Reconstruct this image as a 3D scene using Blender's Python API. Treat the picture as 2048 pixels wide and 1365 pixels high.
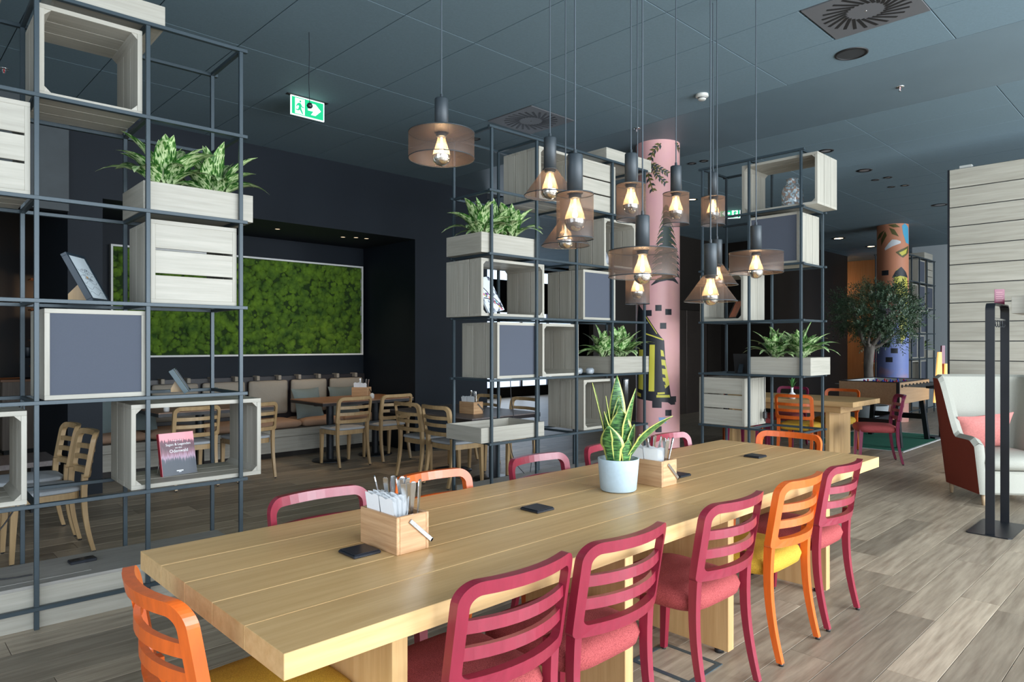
import bpy, bmesh, math, random
from mathutils import Vector, Matrix, Euler, geometry
random.seed(7)
PI = math.pi
for o in list(bpy.data.objects): bpy.data.objects.remove(o)
SC = bpy.context.scene
COL = SC.collection
# ------------------------------------------------------------------ camera
cam = bpy.data.objects.new('camera', bpy.data.cameras.new('camera')); COL.objects.link(cam)
cam.location = (0, 0, 1.45); cam.rotation_euler = (PI/2, 0, math.radians(46-90))
cam.data.sensor_width = 36; cam.data.lens = 24.0; cam.data.shift_y = 6.5/2048
cam.data.clip_start = 0.05; cam.data.clip_end = 200
SC.camera = cam
# ------------------------------------------------------------------ view, world, daylight
SC.view_settings.view_transform = 'Standard'; SC.view_settings.look = 'None'
SC.view_settings.gamma = 1; SC.view_settings.use_curve_mapping = False
SC.view_settings.exposure = 0.36
W = bpy.data.worlds.new('sky'); SC.world = W; W.use_nodes = True
W.node_tree.nodes['Background'].inputs[0].default_value = (0.62, 0.78, 1.0, 1)
W.node_tree.nodes['Background'].inputs[1].default_value = 1.6
def area(name, loc, rot, sx, sy, power, col):
    l = bpy.data.lights.new(name, 'AREA'); l.shape = 'RECTANGLE'; l.size = sx; l.size_y = sy
    l.energy = power; l.color = col
    o = bpy.data.objects.new(name, l); COL.objects.link(o); o.location = loc; o.rotation_euler = rot
    return o
DAY = (0.88, 0.95, 1.0)
# daylight entering through the long window wall behind the camera's right shoulder (y = -3)
for x, pw in ((-1.6, 140), (1.6, 260), (4.8, 340), (7.2, 240)):
    area('daylight_and_fill', (x, -3.3, 1.85), (-PI/2, 0, PI), 2.6, 3.1, pw, DAY)
for x in (11, 14.2):
    area('daylight_and_fill', (x, -3.3, 1.85), (-PI/2, 0, PI), 2.6, 3.1, 220, DAY)
# fill light at an added end wall window behind the camera (x = -3.4)
area('daylight_and_fill', (-3.7, 1.2, 1.85), (0, -PI/2, 0), 3.0, 3.4, 70, DAY)
# daylight in the room beyond the opening (its window is seen through the shelf)
area('daylight_and_fill', (11.6, 13.6, 1.7), (PI/2, 0, PI), 5, 2.6, 45, DAY)

# ------------------------------------------------------------------ helpers
def link(nt, a, b): nt.links.new(a, b)
def mat(name, col, rough=0.5, metal=0.0, spec=0.5, emit=None, es=0, var=0.0, vscale=20, bump=0.0, bscale=200, alpha=None, sheen=0, coat=0, col2=None, stretch=None, rnd=0.0, detail=4):
    m = bpy.data.materials.new(name); m.use_nodes = True; nt = m.node_tree; b = nt.nodes['Principled BSDF']
    b.inputs['Base Color'].default_value = (*col, 1); b.inputs['Roughness'].default_value = rough
    b.inputs['Metallic'].default_value = metal; b.inputs['Specular IOR Level'].default_value = spec
    if coat: b.inputs['Coat Weight'].default_value = coat; b.inputs['Coat Roughness'].default_value = 0.2
    if sheen: b.inputs['Sheen Weight'].default_value = sheen; b.inputs['Sheen Roughness'].default_value = 0.4
    if emit: b.inputs['Emission Color'].default_value = (*emit, 1); b.inputs['Emission Strength'].default_value = es
    tc = None
    if var or col2 or bump:
        tc = nt.nodes.new('ShaderNodeTexCoord'); mp = nt.nodes.new('ShaderNodeMapping')
        link(nt, tc.outputs['Object'], mp.inputs[0])
        if stretch: mp.inputs['Scale'].default_value = stretch
        oi = nt.nodes.new('ShaderNodeObjectInfo'); ml = nt.nodes.new('ShaderNodeMath'); ml.operation = 'MULTIPLY'
        ml.inputs[1].default_value = 37.0; link(nt, oi.outputs['Random'], ml.inputs[0]); link(nt, ml.outputs[0], mp.inputs['Location'])
    if var or col2:
        n = nt.nodes.new('ShaderNodeTexNoise'); n.inputs['Scale'].default_value = vscale; n.inputs['Detail'].default_value = detail
        n.inputs['Roughness'].default_value = 0.6
        link(nt, mp.outputs[0], n.inputs['Vector'])
        r = nt.nodes.new('ShaderNodeValToRGB'); link(nt, n.outputs['Fac'], r.inputs[0])
        c2 = col2 or tuple(min(1, c*(1+var)) for c in col)
        c1 = tuple(c*(1-var) for c in col) if var else col
        r.color_ramp.elements[0].position = 0.32; r.color_ramp.elements[1].position = 0.68
        r.color_ramp.elements[0].color = (*c1, 1); r.color_ramp.elements[1].color = (*c2, 1)
        out = r.outputs[0]
        if rnd:
            hs = nt.nodes.new('ShaderNodeHueSaturation'); link(nt, out, hs.inputs['Color'])
            mr = nt.nodes.new('ShaderNodeMapRange'); mr.inputs['To Min'].default_value = 1-rnd; mr.inputs['To Max'].default_value = 1+rnd
            link(nt, oi.outputs['Random'], mr.inputs[0]); link(nt, mr.outputs[0], hs.inputs['Value']); out = hs.outputs[0]
        link(nt, out, b.inputs['Base Color'])
    if bump:
        n2 = nt.nodes.new('ShaderNodeTexNoise'); n2.inputs['Scale'].default_value = bscale; n2.inputs['Detail'].default_value = 2
        link(nt, mp.outputs[0], n2.inputs['Vector'])
        bp = nt.nodes.new('ShaderNodeBump'); bp.inputs['Strength'].default_value = bump; bp.inputs['Distance'].default_value = 0.002
        link(nt, n2.outputs['Fac'], bp.inputs['Height']); link(nt, bp.outputs[0], b.inputs['Normal'])
    if alpha is not None:
        o = nt.nodes['Material Output']; t = nt.nodes.new('ShaderNodeBsdfTransparent'); mx = nt.nodes.new('ShaderNodeMixShader')
        mx.inputs[0].default_value = alpha; link(nt, t.outputs[0], mx.inputs[1]); link(nt, b.outputs[0], mx.inputs[2]); link(nt, mx.outputs[0], o.inputs[0])
    return m
def wood(name, c1, c2, axis='x', rough=0.45, k=1.0, rnd=0.06, bump=0.12):
    s = {'x': (1.2, 26, 26), 'y': (26, 1.2, 26), 'z': (26, 26, 1.2)}[axis]
    return mat(name, c1, rough, col2=c2, stretch=tuple(a*k for a in s), vscale=1.6, bump=bump, bscale=5, rnd=rnd, detail=6)

class MB:
    def __init__(s): s.v = []; s.f = []; s.sm = []; s.mi = []; s.cur = 0
    def add(s, vs, fs, smooth=False, M=None):
        n = len(s.v)
        s.v += [tuple(M @ Vector(p)) for p in vs] if M else [tuple(p) for p in vs]
        for f in fs: s.f.append(tuple(i+n for i in f)); s.sm.append(smooth); s.mi.append(s.cur)
        return s
    def box(s, x0, x1, y0, y1, z0, z1, c=0.0, M=None):
        if c <= 0:
            vs = [(x, y, z) for x in (x0, x1) for y in (y0, y1) for z in (z0, z1)]
            fs = [(0,1,3,2), (4,6,7,5), (0,4,5,1), (2,3,7,6), (0,2,6,4), (1,5,7,3)]
            return s.add(vs, fs, False, M)
        X = (x0, x1); Y = (y0, y1); Z = (z0, z1); vs = []; idx = {}
        c = min(c, (x1-x0)*.45, (y1-y0)*.45, (z1-z0)*.45)
        for i in (0, 1):
            for j in (0, 1):
                for k in (0, 1):
                    sx, sy, sz = (c if i == 0 else -c), (c if j == 0 else -c), (c if k == 0 else -c)
                    idx[i,j,k,0] = len(vs); vs.append((X[i], Y[j]+sy, Z[k]+sz))
                    idx[i,j,k,1] = len(vs); vs.append((X[i]+sx, Y[j], Z[k]+sz))
                    idx[i,j,k,2] = len(vs); vs.append((X[i]+sx, Y[j]+sy, Z[k]))
        fs = []
        for i in (0, 1):
            q = [idx[i,0,0,0], idx[i,1,0,0], idx[i,1,1,0], idx[i,0,1,0]]; fs.append(q if i else q[::-1])
            q = [idx[0,i,0,1], idx[1,i,0,1], idx[1,i,1,1], idx[0,i,1,1]]; fs.append(q[::-1] if i else q)
            q = [idx[0,0,i,2], idx[1,0,i,2], idx[1,1,i,2], idx[0,1,i,2]]; fs.append(q if i else q[::-1])
        for j in (0, 1):
            for k in (0, 1):
                fs.append([idx[0,j,k,1], idx[1,j,k,1], idx[1,j,k,2], idx[0,j,k,2]])
                fs.append([idx[j,0,k,0], idx[j,1,k,0], idx[j,1,k,2], idx[j,0,k,2]])
                fs.append([idx[j,k,0,0], idx[j,k,1,0], idx[j,k,1,1], idx[j,k,0,1]])
        for i in (0, 1):
            for j in (0, 1):
                for k in (0, 1): fs.append([idx[i,j,k,0], idx[i,j,k,1], idx[i,j,k,2]])
        return s.add(vs, fs, False, M)
    def tube(s, pts, r, n=8, cap=True, smooth=True):
        pts = [Vector(p) for p in pts]; rs = r if isinstance(r, (list, tuple)) else [r]*len(pts)
        vs = []; fs = []; prev = None
        for i, p in enumerate(pts):
            t = (pts[min(i+1, len(pts)-1)]-pts[max(i-1, 0)]).normalized()
            a = prev if prev is not None else (Vector((0,0,1)) if abs(t.z) < .9 else Vector((1,0,0)))
            u = (a - t*a.dot(t)).normalized(); w = t.cross(u); prev = u
            for k in range(n):
                an = 2*PI*k/n; vs.append(p + (u*math.cos(an) + w*math.sin(an))*rs[i])
        for i in range(len(pts)-1):
            for k in range(n): fs.append((i*n+k, i*n+(k+1)%n, (i+1)*n+(k+1)%n, (i+1)*n+k))
        s.add(vs, fs, smooth)
        if cap: s.add(vs[:n], [tuple(range(n))[::-1]]); s.add(vs[-n:], [tuple(range(n))])
        return s
    def sweep(s, pts, secs, smooth=False, cap=True):
        """secs: for every path point a list of absolute section points"""
        n = len(secs[0]); vs = [q for sec in secs for q in sec]; fs = []
        for i in range(len(secs)-1):
            for k in range(n): fs.append((i*n+k, i*n+(k+1)%n, (i+1)*n+(k+1)%n, (i+1)*n+k))
        s.add(vs, fs, smooth)
        if cap: s.add(secs[0], [tuple(range(n))[::-1]]); s.add(secs[-1], [tuple(range(n))])
        return s
    def lathe(s, prof, n=24, c=(0, 0, 0), smooth=True, M=None):
        vs = []; fs = []
        for r, z in prof:
            for k in range(n):
                a = 2*PI*k/n; vs.append((c[0]+r*math.cos(a), c[1]+r*math.sin(a), c[2]+z))
        for i in range(len(prof)-1):
            for k in range(n): fs.append((i*n+k, i*n+(k+1)%n, (i+1)*n+(k+1)%n, (i+1)*n+k))
        return s.add(vs, fs, smooth, M)
    def disc(s, r, z, n=24, c=(0, 0), up=True):
        vs = [(c[0]+r*math.cos(2*PI*k/n), c[1]+r*math.sin(2*PI*k/n), z) for k in range(n)]
        return s.add(vs, [tuple(range(n)) if up else tuple(range(n))[::-1]])
    def prism(s, poly, z0, z1, M=None, smooth=False):
        n = len(poly); vs = [(x, y, z0) for x, y in poly] + [(x, y, z1) for x, y in poly]
        fs = [tuple(range(n))[::-1], tuple(range(n, 2*n))] + [(i, (i+1)%n, n+(i+1)%n, n+i) for i in range(n)]
        return s.add(vs, fs, smooth, M)
    def grid(s, fn, nu, nv, smooth=True, flip=False, closed_u=False):
        vs = [fn(i/nu, j/nv) for i in range(nu+1) for j in range(nv+1)]; fs = []
        for i in range(nu):
            for j in range(nv):
                a = i*(nv+1)+j; q = (a, a+nv+1, a+nv+2, a+1); fs.append(q[::-1] if flip else q)
        return s.add(vs, fs, smooth)
    def pillow(s, sx, sy, sz, c=(0, 0, 0), e=0.35, n=14, m=8, M=None):
        """superellipsoid cushion"""
        def sp(w, p): return math.copysign(abs(w)**p, w)
        vs = []; fs = []
        for j in range(m+1):
            ph = -PI/2 + PI*j/m
            for i in range(n*2):
                th = 2*PI*i/(n*2)
                vs.append((c[0]+sx*sp(math.cos(ph), .55)*sp(math.cos(th), e), c[1]+sy*sp(math.cos(ph), .55)*sp(math.sin(th), e), c[2]+sz*sp(math.sin(ph), .8)))
        N = n*2
        for j in range(m):
            for i in range(N): fs.append((j*N+i, j*N+(i+1)%N, (j+1)*N+(i+1)%N, (j+1)*N+i))
        return s.add(vs, fs, True, M)
    def cushion(s, sx, sy, sz, M=None, n=14):
        """square scatter cushion with pointed corners and pulled-in edges"""
        for sg in (1, -1):
            def fn(u, v):
                a, b = u*2-1, v*2-1; th = sz*((1-abs(a)**2.6)*(1-abs(b)**2.6))**.55
                p = Vector((a*sx*(1-.07*(1-b*b)*abs(a)), b*sy*(1-.07*(1-a*a)*abs(b)), sg*th + .004*math.sin(a*5+b*3)))
                return M @ p if M else p
            s.grid(fn, n, n, True, sg < 0)
        return s
    def mesh(s, name, mats):
        me = bpy.data.meshes.new(name); me.from_pydata(s.v, [], s.f)
        for m in (mats if isinstance(mats, (list, tuple)) else [mats]): me.materials.append(m)
        me.polygons.foreach_set('use_smooth', s.sm); me.polygons.foreach_set('material_index', s.mi)
        me.validate(); me.update(); return me
def obj(name, mb, m, parent=None, loc=None, rot=None):
    me = mb if isinstance(mb, bpy.types.Mesh) else mb.mesh(name, m)
    o = bpy.data.objects.new(name, me); COL.objects.link(o)
    if parent is not None: o.parent = parent
    if loc: o.location = loc
    if rot: o.rotation_euler = rot
    return o
def tag(o, label=None, cat=None, group=None, kind=None):
    if label: o['label'] = label
    if cat: o['category'] = cat
    if group: o['group'] = group
    if kind: o['kind'] = kind
    return o
def thing(name, label, cat, loc=(0, 0, 0), rz=0, group=None):
    o = bpy.data.objects.new(name, None); COL.objects.link(o); o.empty_display_size = .05
    o.location = loc; o.rotation_euler = (0, 0, rz); return tag(o, label, cat, group)
def struct(name, mb, m, parent=None):
    o = obj(name, mb, m, parent)
    if parent is None: o['kind'] = 'structure'
    return o
def copy_tree(o, parent=None):
    c = o.copy(); COL.objects.link(c)
    if parent is not None: c.parent = parent
    for ch in o.children: copy_tree(ch, c)
    return c
def clone(o, label, loc, rz, group=None):
    c = copy_tree(o); c.location = loc; c.rotation_euler = (0, 0, rz); c['label'] = label
    if group: c['group'] = group
    return c
def rectsec(p, u, w, a, b):
    """rectangular section at p, half sizes a along u, b along w"""
    p = Vector(p); u = Vector(u); w = Vector(w)
    return [p-u*a-w*b, p+u*a-w*b, p+u*a+w*b, p-u*a+w*b]
def textmesh(txt, size, depth=0.0005, align='CENTER'):
    cu = bpy.data.curves.new('lettering', 'FONT'); cu.body = txt; cu.size = size; cu.extrude = depth; cu.align_x = align; cu.resolution_u = 3
    o = bpy.data.objects.new('lettering_tmp', cu); COL.objects.link(o)
    dg = bpy.context.evaluated_depsgraph_get(); dg.update()
    me = bpy.data.meshes.new_from_object(o.evaluated_get(dg)); bpy.data.objects.remove(o); bpy.data.curves.remove(cu)
    return me

# ------------------------------------------------------------------ materials
m_floor = mat('floor_planks', (0.235, 0.182, 0.130), 0.40, col2=(0.43, 0.355, 0.262), stretch=(1.3, 16, 1), vscale=2.0, bump=0.08, bscale=14, rnd=0.30, detail=8)
m_floorbase = mat('floor_joint', (0.06, 0.05, 0.042), 0.8)
m_ceil = mat('ceiling_panel_blue_grey', (0.118, 0.176, 0.208), 0.75, var=0.05, vscale=60, bump=0.15, bscale=300)
m_ceilgyp = mat('ceiling_plaster_blue_grey', (0.112, 0.160, 0.188), 0.5, var=0.03, vscale=3)
m_ceiljoint = mat('ceiling_joint', (0.03, 0.04, 0.048), 0.8)
m_navy = mat('navy_wall_paint', (0.0055, 0.0095, 0.0155), 0.6, spec=.25, var=0.06, vscale=3, bump=0.05)
m_black = mat('black_paint', (0.006, 0.006, 0.007), 0.5)
m_brown = mat('dark_brown_panel', (0.015, 0.0115, 0.009), 0.45, spec=.3, var=0.08, vscale=3)
m_brownl = mat('lift_door_brown_metal', (0.07, 0.055, 0.047), 0.35, 0.6, var=0.1, vscale=2)
m_grey = mat('pale_grey_wallpaper', (0.42, 0.46, 0.48), 0.8, var=0.06, vscale=90, bump=0.1)
m_white = mat('white_plaster', (0.70, 0.70, 0.68), 0.7)
m_alum = mat('window_frame_metal', (0.10, 0.10, 0.11), 0.4, 0.5)
m_pane = mat('window_glass', (0.8, 0.9, 1.0), 0.02, alpha=0.06)
m_frame = mat('shelf_frame_blue_grey_steel', (0.036, 0.054, 0.066), 0.42, 0.2)
CR1, CR2 = (0.335, 0.315, 0.262), (0.435, 0.41, 0.35)
m_cw = {a: wood('pale_oak_'+a, CR1, CR2, a, 0.5) for a in 'xyz'}
m_base = wood('grey_oak_platform', (0.27, 0.255, 0.23), (0.36, 0.345, 0.315), 'x', 0.5)
m_felt = mat('slate_grey_pinboard', (0.072, 0.082, 0.108), 0.85, var=0.03, vscale=200)
m_oak = {a: wood('honey_oak_'+a, (0.54, 0.325, 0.135), (0.66, 0.43, 0.20), a, 0.38, rnd=0.04) for a in 'xyz'}
m_oakline = mat('oak_groove_pale', (0.78, 0.62, 0.36), 0.5)
m_crim = mat('crimson_stained_wood', (0.25, 0.0165, 0.038), 0.32, var=0.10, vscale=3, stretch=(14, 14, 2), coat=.2)
m_orng = mat('orange_stained_wood', (0.66, 0.115, 0.012), 0.32, var=0.10, vscale=3, stretch=(14, 14, 2), coat=.2)
m_wine = mat('wine_stained_wood', (0.22, 0.018, 0.062), 0.32, var=0.10, vscale=3, stretch=(14, 14, 2), coat=.2)
m_crimf = mat('crimson_woven_upholstery', (0.22, 0.022, 0.026), 0.85, col2=(0.46, 0.085, 0.080), vscale=300, bump=0.9, bscale=300, detail=2)
m_yelf = mat('mustard_woven_upholstery', (0.40, 0.22, 0.010), 0.85, col2=(0.66, 0.40, 0.035), vscale=300, bump=0.9, bscale=300, detail=2)
m_beech = mat('oiled_beech', (0.38, 0.245, 0.115), 0.4, col2=(0.48, 0.325, 0.165), stretch=(18, 18, 1.5), vscale=1.6, rnd=.05)
m_gryf = mat('light_grey_upholstery', (0.42, 0.44, 0.46), 0.9, var=0.1, vscale=300, bump=.4, bscale=300)
m_glide = mat('black_glide', (0.02, 0.02, 0.022), 0.4)
m_charger = mat('charger_black_plastic', (0.014, 0.017, 0.024), 0.35, var=.05)
m_steel = mat('brushed_steel', (0.62, 0.63, 0.64), 0.25, 1.0)
m_paper = mat('white_paper', (0.86, 0.87, 0.88), 0.8)
m_caddy = {a: wood('caddy_oak_'+a, (0.42, 0.225, 0.105), (0.62, 0.385, 0.21), a, 0.4, k=1.6) for a in 'xyz'}
m_pot = mat('pale_blue_stoneware', (0.42, 0.53, 0.60), 0.55, var=0.04, vscale=60)
m_soil = mat('soil', (0.03, 0.022, 0.015), 0.95)
m_mesh = mat('bronze_mesh', (0.085, 0.062, 0.052), 0.5, 0.3, alpha=0.55)
m_lampk = mat('lamp_holder_dark', (0.024, 0.033, 0.040), 0.48, 0.1)
m_cord = mat('lamp_cord', (0.05, 0.065, 0.078), 0.6)
m_mirror = mat('mirror_cap', (0.92, 0.90, 0.86), 0.06, 1.0)
m_bulb = mat('bulb_glass', (1.0, 0.80, 0.55), 0.05, alpha=0.22, emit=(1.0, 0.52, 0.22), es=0.3)
m_fila = mat('bulb_glow', (1, 0.8, 0.5), 0.5, emit=(1.0, 0.72, 0.42), es=16)
m_bench = mat('beige_bench_upholstery', (0.30, 0.265, 0.215), 0.9, var=0.12, vscale=260, bump=.4, bscale=260)
m_rust = mat('apricot_bench_upholstery', (0.36, 0.225, 0.15), 0.9, var=0.12, vscale=260, bump=.4, bscale=260)
m_tealf = mat('pale_teal_cushion', (0.15, 0.19, 0.19), 0.9, var=0.1, vscale=200)
m_btop = wood('reddish_table_top', (0.22, 0.105, 0.052), (0.34, 0.18, 0.10), 'x', 0.4)
m_bdark = mat('dark_table_edge', (0.015, 0.012, 0.014), 0.4)
m_gtop = wood('smoked_grey_table_top', (0.13, 0.105, 0.10), (0.20, 0.17, 0.16), 'y', 0.4)
m_bmetal = mat('black_metal', (0.016, 0.019, 0.024), 0.38, 0.3)
# ================================================================== STRUCTURE
VX, VY = math.cos(math.radians(46)), math.sin(math.radians(46))
def seen(x, y, z, mg=60):
    """does a point of the place fall in the photograph's view? (decides only which alike pieces are single objects)"""
    d = x*VX + y*VY
    if d < .3: return None
    px = 1024 + 1365.3*(x*VY - y*VX)/d; py = 689 - 1365.3*(z-1.45)/d
    return d if -mg < px < 2048+mg and -mg < py < 1365+mg else None
ZC = 3.70
# ---- floor
floor = struct('floor', MB().box(-3.4, 20, -3, 14, -.06, -.012), m_floorbase)
PL, PW = 1.26, 0.192
pm = MB().box(.0012, PL-.0012, .0012, PW-.0012, -.012, 0, .0012).mesh('floor_plank', m_floor)
cells = []
rr = random.Random(3)
for j in range(int(17/PW)):
    y = -3 + j*PW; x = -3.4 - rr.random()*PL
    while x < 20:
        c = None
        for fx in (0.05, .5, .95):
            s_ = seen(x+PL*fx, y+PW/2, 0)
            if s_: c = s_ if c is None else min(c, s_)
        cells.append((c if c else 1e9, x, y)); x += PL
cells.sort()
rest = MB()
for i, (c, x, y) in enumerate(cells):
    if i < 300 and c < 1e8:
        obj('plank', pm, None, floor, (x, y, 0))
    else:
        rest.box(max(x+.0012, -3.4), min(x+PL-.0012, 20), y+.0012, y+PW-.0012, -.012, 0)
o = obj('plank_field', rest, m_floor, floor); o['kind'] = 'stuff'
# ---- ceiling
ceil = struct('ceiling', MB().box(-3.4, 20, -3, 14, ZC+.014, ZC+.08), m_ceiljoint)
obj('plaster_strip', MB().box(5.845, 7.155, -3, 7.55, ZC, ZC+.014), m_ceilgyp, ceil)
TX, TY = .6255, 1.2570
def panel_mesh(w, l): return MB().box(.003, w-.003, .003, l-.003, 0, .014, .002).mesh('ceiling_panel', m_ceil)
full = panel_mesh(TX, TY)
cols = [5.845-TX*(k+1) for k in range(14)] + [7.155+TX*k for k in range(21)]
restc = MB(); npan = 0
for x in cols:
    for k in range(-4, 10):
        y = 1.345 + TY*k
        if y > 13.9: continue
        part = None
        if abs(x-4.594) < .02 and k == 2: part = (y, 4.497-y)
        if abs(x-4.594) < .02 and k == 0: part = (1.975, y+TY-1.975)
        vis = [seen(x+TX*a, y+TY*b, ZC, 20) for a in (0, 1) for b in (0, .5, 1)]
        if any(vis) and y < 7.5:
            if part: obj('ceiling_panel', panel_mesh(TX, part[1]), None, ceil, (x, part[0], ZC))
            else: obj('ceiling_panel', full, None, ceil, (x, y, ZC))
            npan += 1
        else:
            restc.box(x+.003, x+TX-.003, y+.003, y+TY-.003, ZC, ZC+.014)
o = obj('ceiling_panel_field', restc, m_ceil, ceil); o['kind'] = 'stuff'
# ---- back wall with the bench niche
wb = MB()
wb.box(1.46, 1.75, 7.55, 8.95, 0, ZC).box(1.75, 5.47, 8.85, 8.95, 0, 2.87).box(1.75, 5.47, 7.55, 8.95, 2.87, ZC).box(5.47, 6.78, 7.55, 8.95, 0, ZC)
struct('wall_back', wb, m_navy)
m_greyd = mat('bulkhead_dark_grey', (0.035, 0.045, 0.05), 0.55, var=.15, vscale=4)  # bulkhead tone, greyer and lighter than the navy wall
struct('wall_bulkhead', MB().box(-3.4, 1.46, 7.5, 7.62, 2.70, ZC), m_greyd)
struct('wall_bar_room', MB().box(-3.4, 3.2, 12.6, 12.7, 0, ZC).box(3.2, 3.3, 8.95, 12.7, 0, ZC), m_black)
# ---- brown wall, lift, far side
struct('wall_brown', MB().box(9.5, 14.0, 7.75, 7.85, 0, ZC).box(14.0, 18.3, 6.6, 6.7, 0, ZC).box(14.0, 14.1, 6.7, 7.85, 0, ZC).box(17.6, 17.7, 6.7, 13.5, 0, ZC), m_brown)
d = thing('door_1', 'brown metal lift door in the dark wall beside the pink column', 'door', (11.7, 7.74, 0)); d['kind'] = 'structure'
obj('door_leaf', MB().box(.03, .84, -.01, 0, 0, 2.16, .004), m_brownl, d)
obj('door_leaf', MB().box(.85, 1.66, -.01, 0, 0, 2.16, .004), m_brownl, d)
obj('door_frame', MB().box(-.06, 0.02, -.02, 0, 0, 2.24).box(1.67, 1.75, -.02, 0, 0, 2.24).box(-.06, 1.75, -.02, 0, 2.17, 2.24), m_brown, d)
struct('wall_far', MB().box(17.7, 17.8, -3, 4.95, 0, ZC), m_grey)
m_alc = wood('amber_wood_wall', (0.42, 0.21, 0.085), (0.50, 0.27, 0.12), 'z', .5, bump=0)
struct('wall_alcove', MB().box(19.5, 19.6, 4.0, 8.5, 0, ZC).box(18.3, 19.6, 8.4, 8.5, 0, ZC), m_alc)
# ---- room beyond the opening with its window
wr = MB().box(6.7, 6.78, 8.95, 13.5, 0, ZC)
wr.box(6.7, 10.2, 13.5, 13.6, 0, ZC).box(10.2, 17.7, 13.5, 13.6, 0, .25).box(10.2, 17.7, 13.5, 13.6, 2.35, 3.2).box(10.2, 17.7, 13.5, 13.6, 3.5, ZC).box(15.6, 17.7, 13.5, 13.6, .25, 3.5)
struct('wall_beyond', wr, m_brown)
def window(name, label, x0, x1, y0, y1, z0, z1, nm, horiz=True):
    t = thing(name, label, 'window', (x0, y0, 0)); t['kind'] = 'structure'
    L = (x1-x0) if horiz else (y1-y0)
    f = MB()
    for k in range(nm+1):
        a = L*k/nm
        if horiz: f.box(max(0, a-.03), min(L, a+.03), -.03, .03, z0, z1)
        else: f.box(-.03, .03, max(0, a-.03), min(L, a+.03), z0, z1)
    for z in (z0, z1):
        if horiz: f.box(0, L, -.03, .03, z-.03, z+.03)
        else: f.box(-.03, .03, 0, L, z-.03, z+.03)
    obj('window_frame', f, m_alum, t)
    for k in range(nm):
        a, b = L*k/nm+.03, L*(k+1)/nm-.03
        g = MB().box(a, b, -.004, .004, z0+.03, z1-.03) if horiz else MB().box(-.004, .004, a, b, z0+.03, z1-.03)
        obj('pane', g, m_pane, t)
    return t
window('window_1', 'tall window with dark mullions in the room beyond the shelf', 10.2, 15.6, 13.55, 13.55, .25, 2.35, 5)
# ---- window wall behind the camera
wf = MB().box(-3.4, 17.7, -3.1, -3, 0, .25).box(-3.4, 17.7, -3.1, -3, 3.45, ZC)
for a, b in ((-3.4, -3.0), (8.6, 9.6), (15.6, 17.7)): wf.box(a, b, -3.1, -3, .25, 3.45)
struct('wall_window', wf, m_white)
window('window_2', 'long floor to ceiling window behind the dining table', -3.0, 8.6, -3.05, -3.05, .25, 3.45, 7)
window('window_3', 'floor to ceiling window beside the boarded wall', 9.6, 15.6, -3.05, -3.05, .25, 3.45, 4)
we = MB().box(-3.5, -3.4, -3, -.6, 0, ZC).box(-3.5, -3.4, 3.0, 12.7, 0, ZC).box(-3.5, -3.4, -.6, 3.0, 0, .25).box(-3.5, -3.4, -.6, 3.0, 3.45, ZC)
struct('wall_end', we, m_white)
window('fill_window', 'added fill window in the end wall', -3.45, -3.45, -.6, 3.0, .25, 3.45, 2, False)  # unseen window added to let fill light in
# ---- boarded wall on the right
WX, WT, BH = 8.79, 3.392, .2120
bw = struct('wall_boarded', MB().box(WX+.012, WX+.14, -3, 2.10, 0, WT).box(WX-.006, WX+.012, 2.088, 2.104, 0, WT), m_bmetal)
m_board = wood('grey_beige_board', (0.32, 0.295, 0.235), (0.44, 0.41, 0.34), 'y', .5, k=.8, rnd=.05)
bm_ = MB().box(0, .016, 0, 5.08, 0, BH-.009, .0025).mesh('board', m_board)
for k in range(16): obj('board', bm_, None, bw, (WX-.004, -2.995, .004+k*BH))
# ================================================================== CHAIRS
def rrect(w, z0, z1, rt, rb, n=6):
    """rounded rectangle outline (u,z), counter-clockwise from bottom left"""
    P = []
    for cx, cz, r, a0 in ((-w+rb, z0+rb, rb, PI), (w-rb, z0+rb, rb, 1.5*PI), (w-rt, z1-rt, rt, 0), (-w+rt, z1-rt, rt, .5*PI)):
        for k in range(n+1):
            a = a0 + .5*PI*k/n; P.append((cx+r*math.cos(a), cz+r*math.sin(a)))
    return P
def densify(P, step=.03):
    Q = []
    for i in range(len(P)):
        a, b = P[i], P[(i+1) % len(P)]; L = math.hypot(a[0]-b[0], a[1]-b[1]); n = max(1, int(L/step))
        for k in range(n): Q.append((a[0]+(b[0]-a[0])*k/n, a[1]+(b[1]-a[1])*k/n))
    return Q
def yback(z): 
    t = (z-.44)/.39; return -.196 - .058*t - .008*t*t
def bow(u, c=.052): return c*(1-(u/.225)**2)
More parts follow.
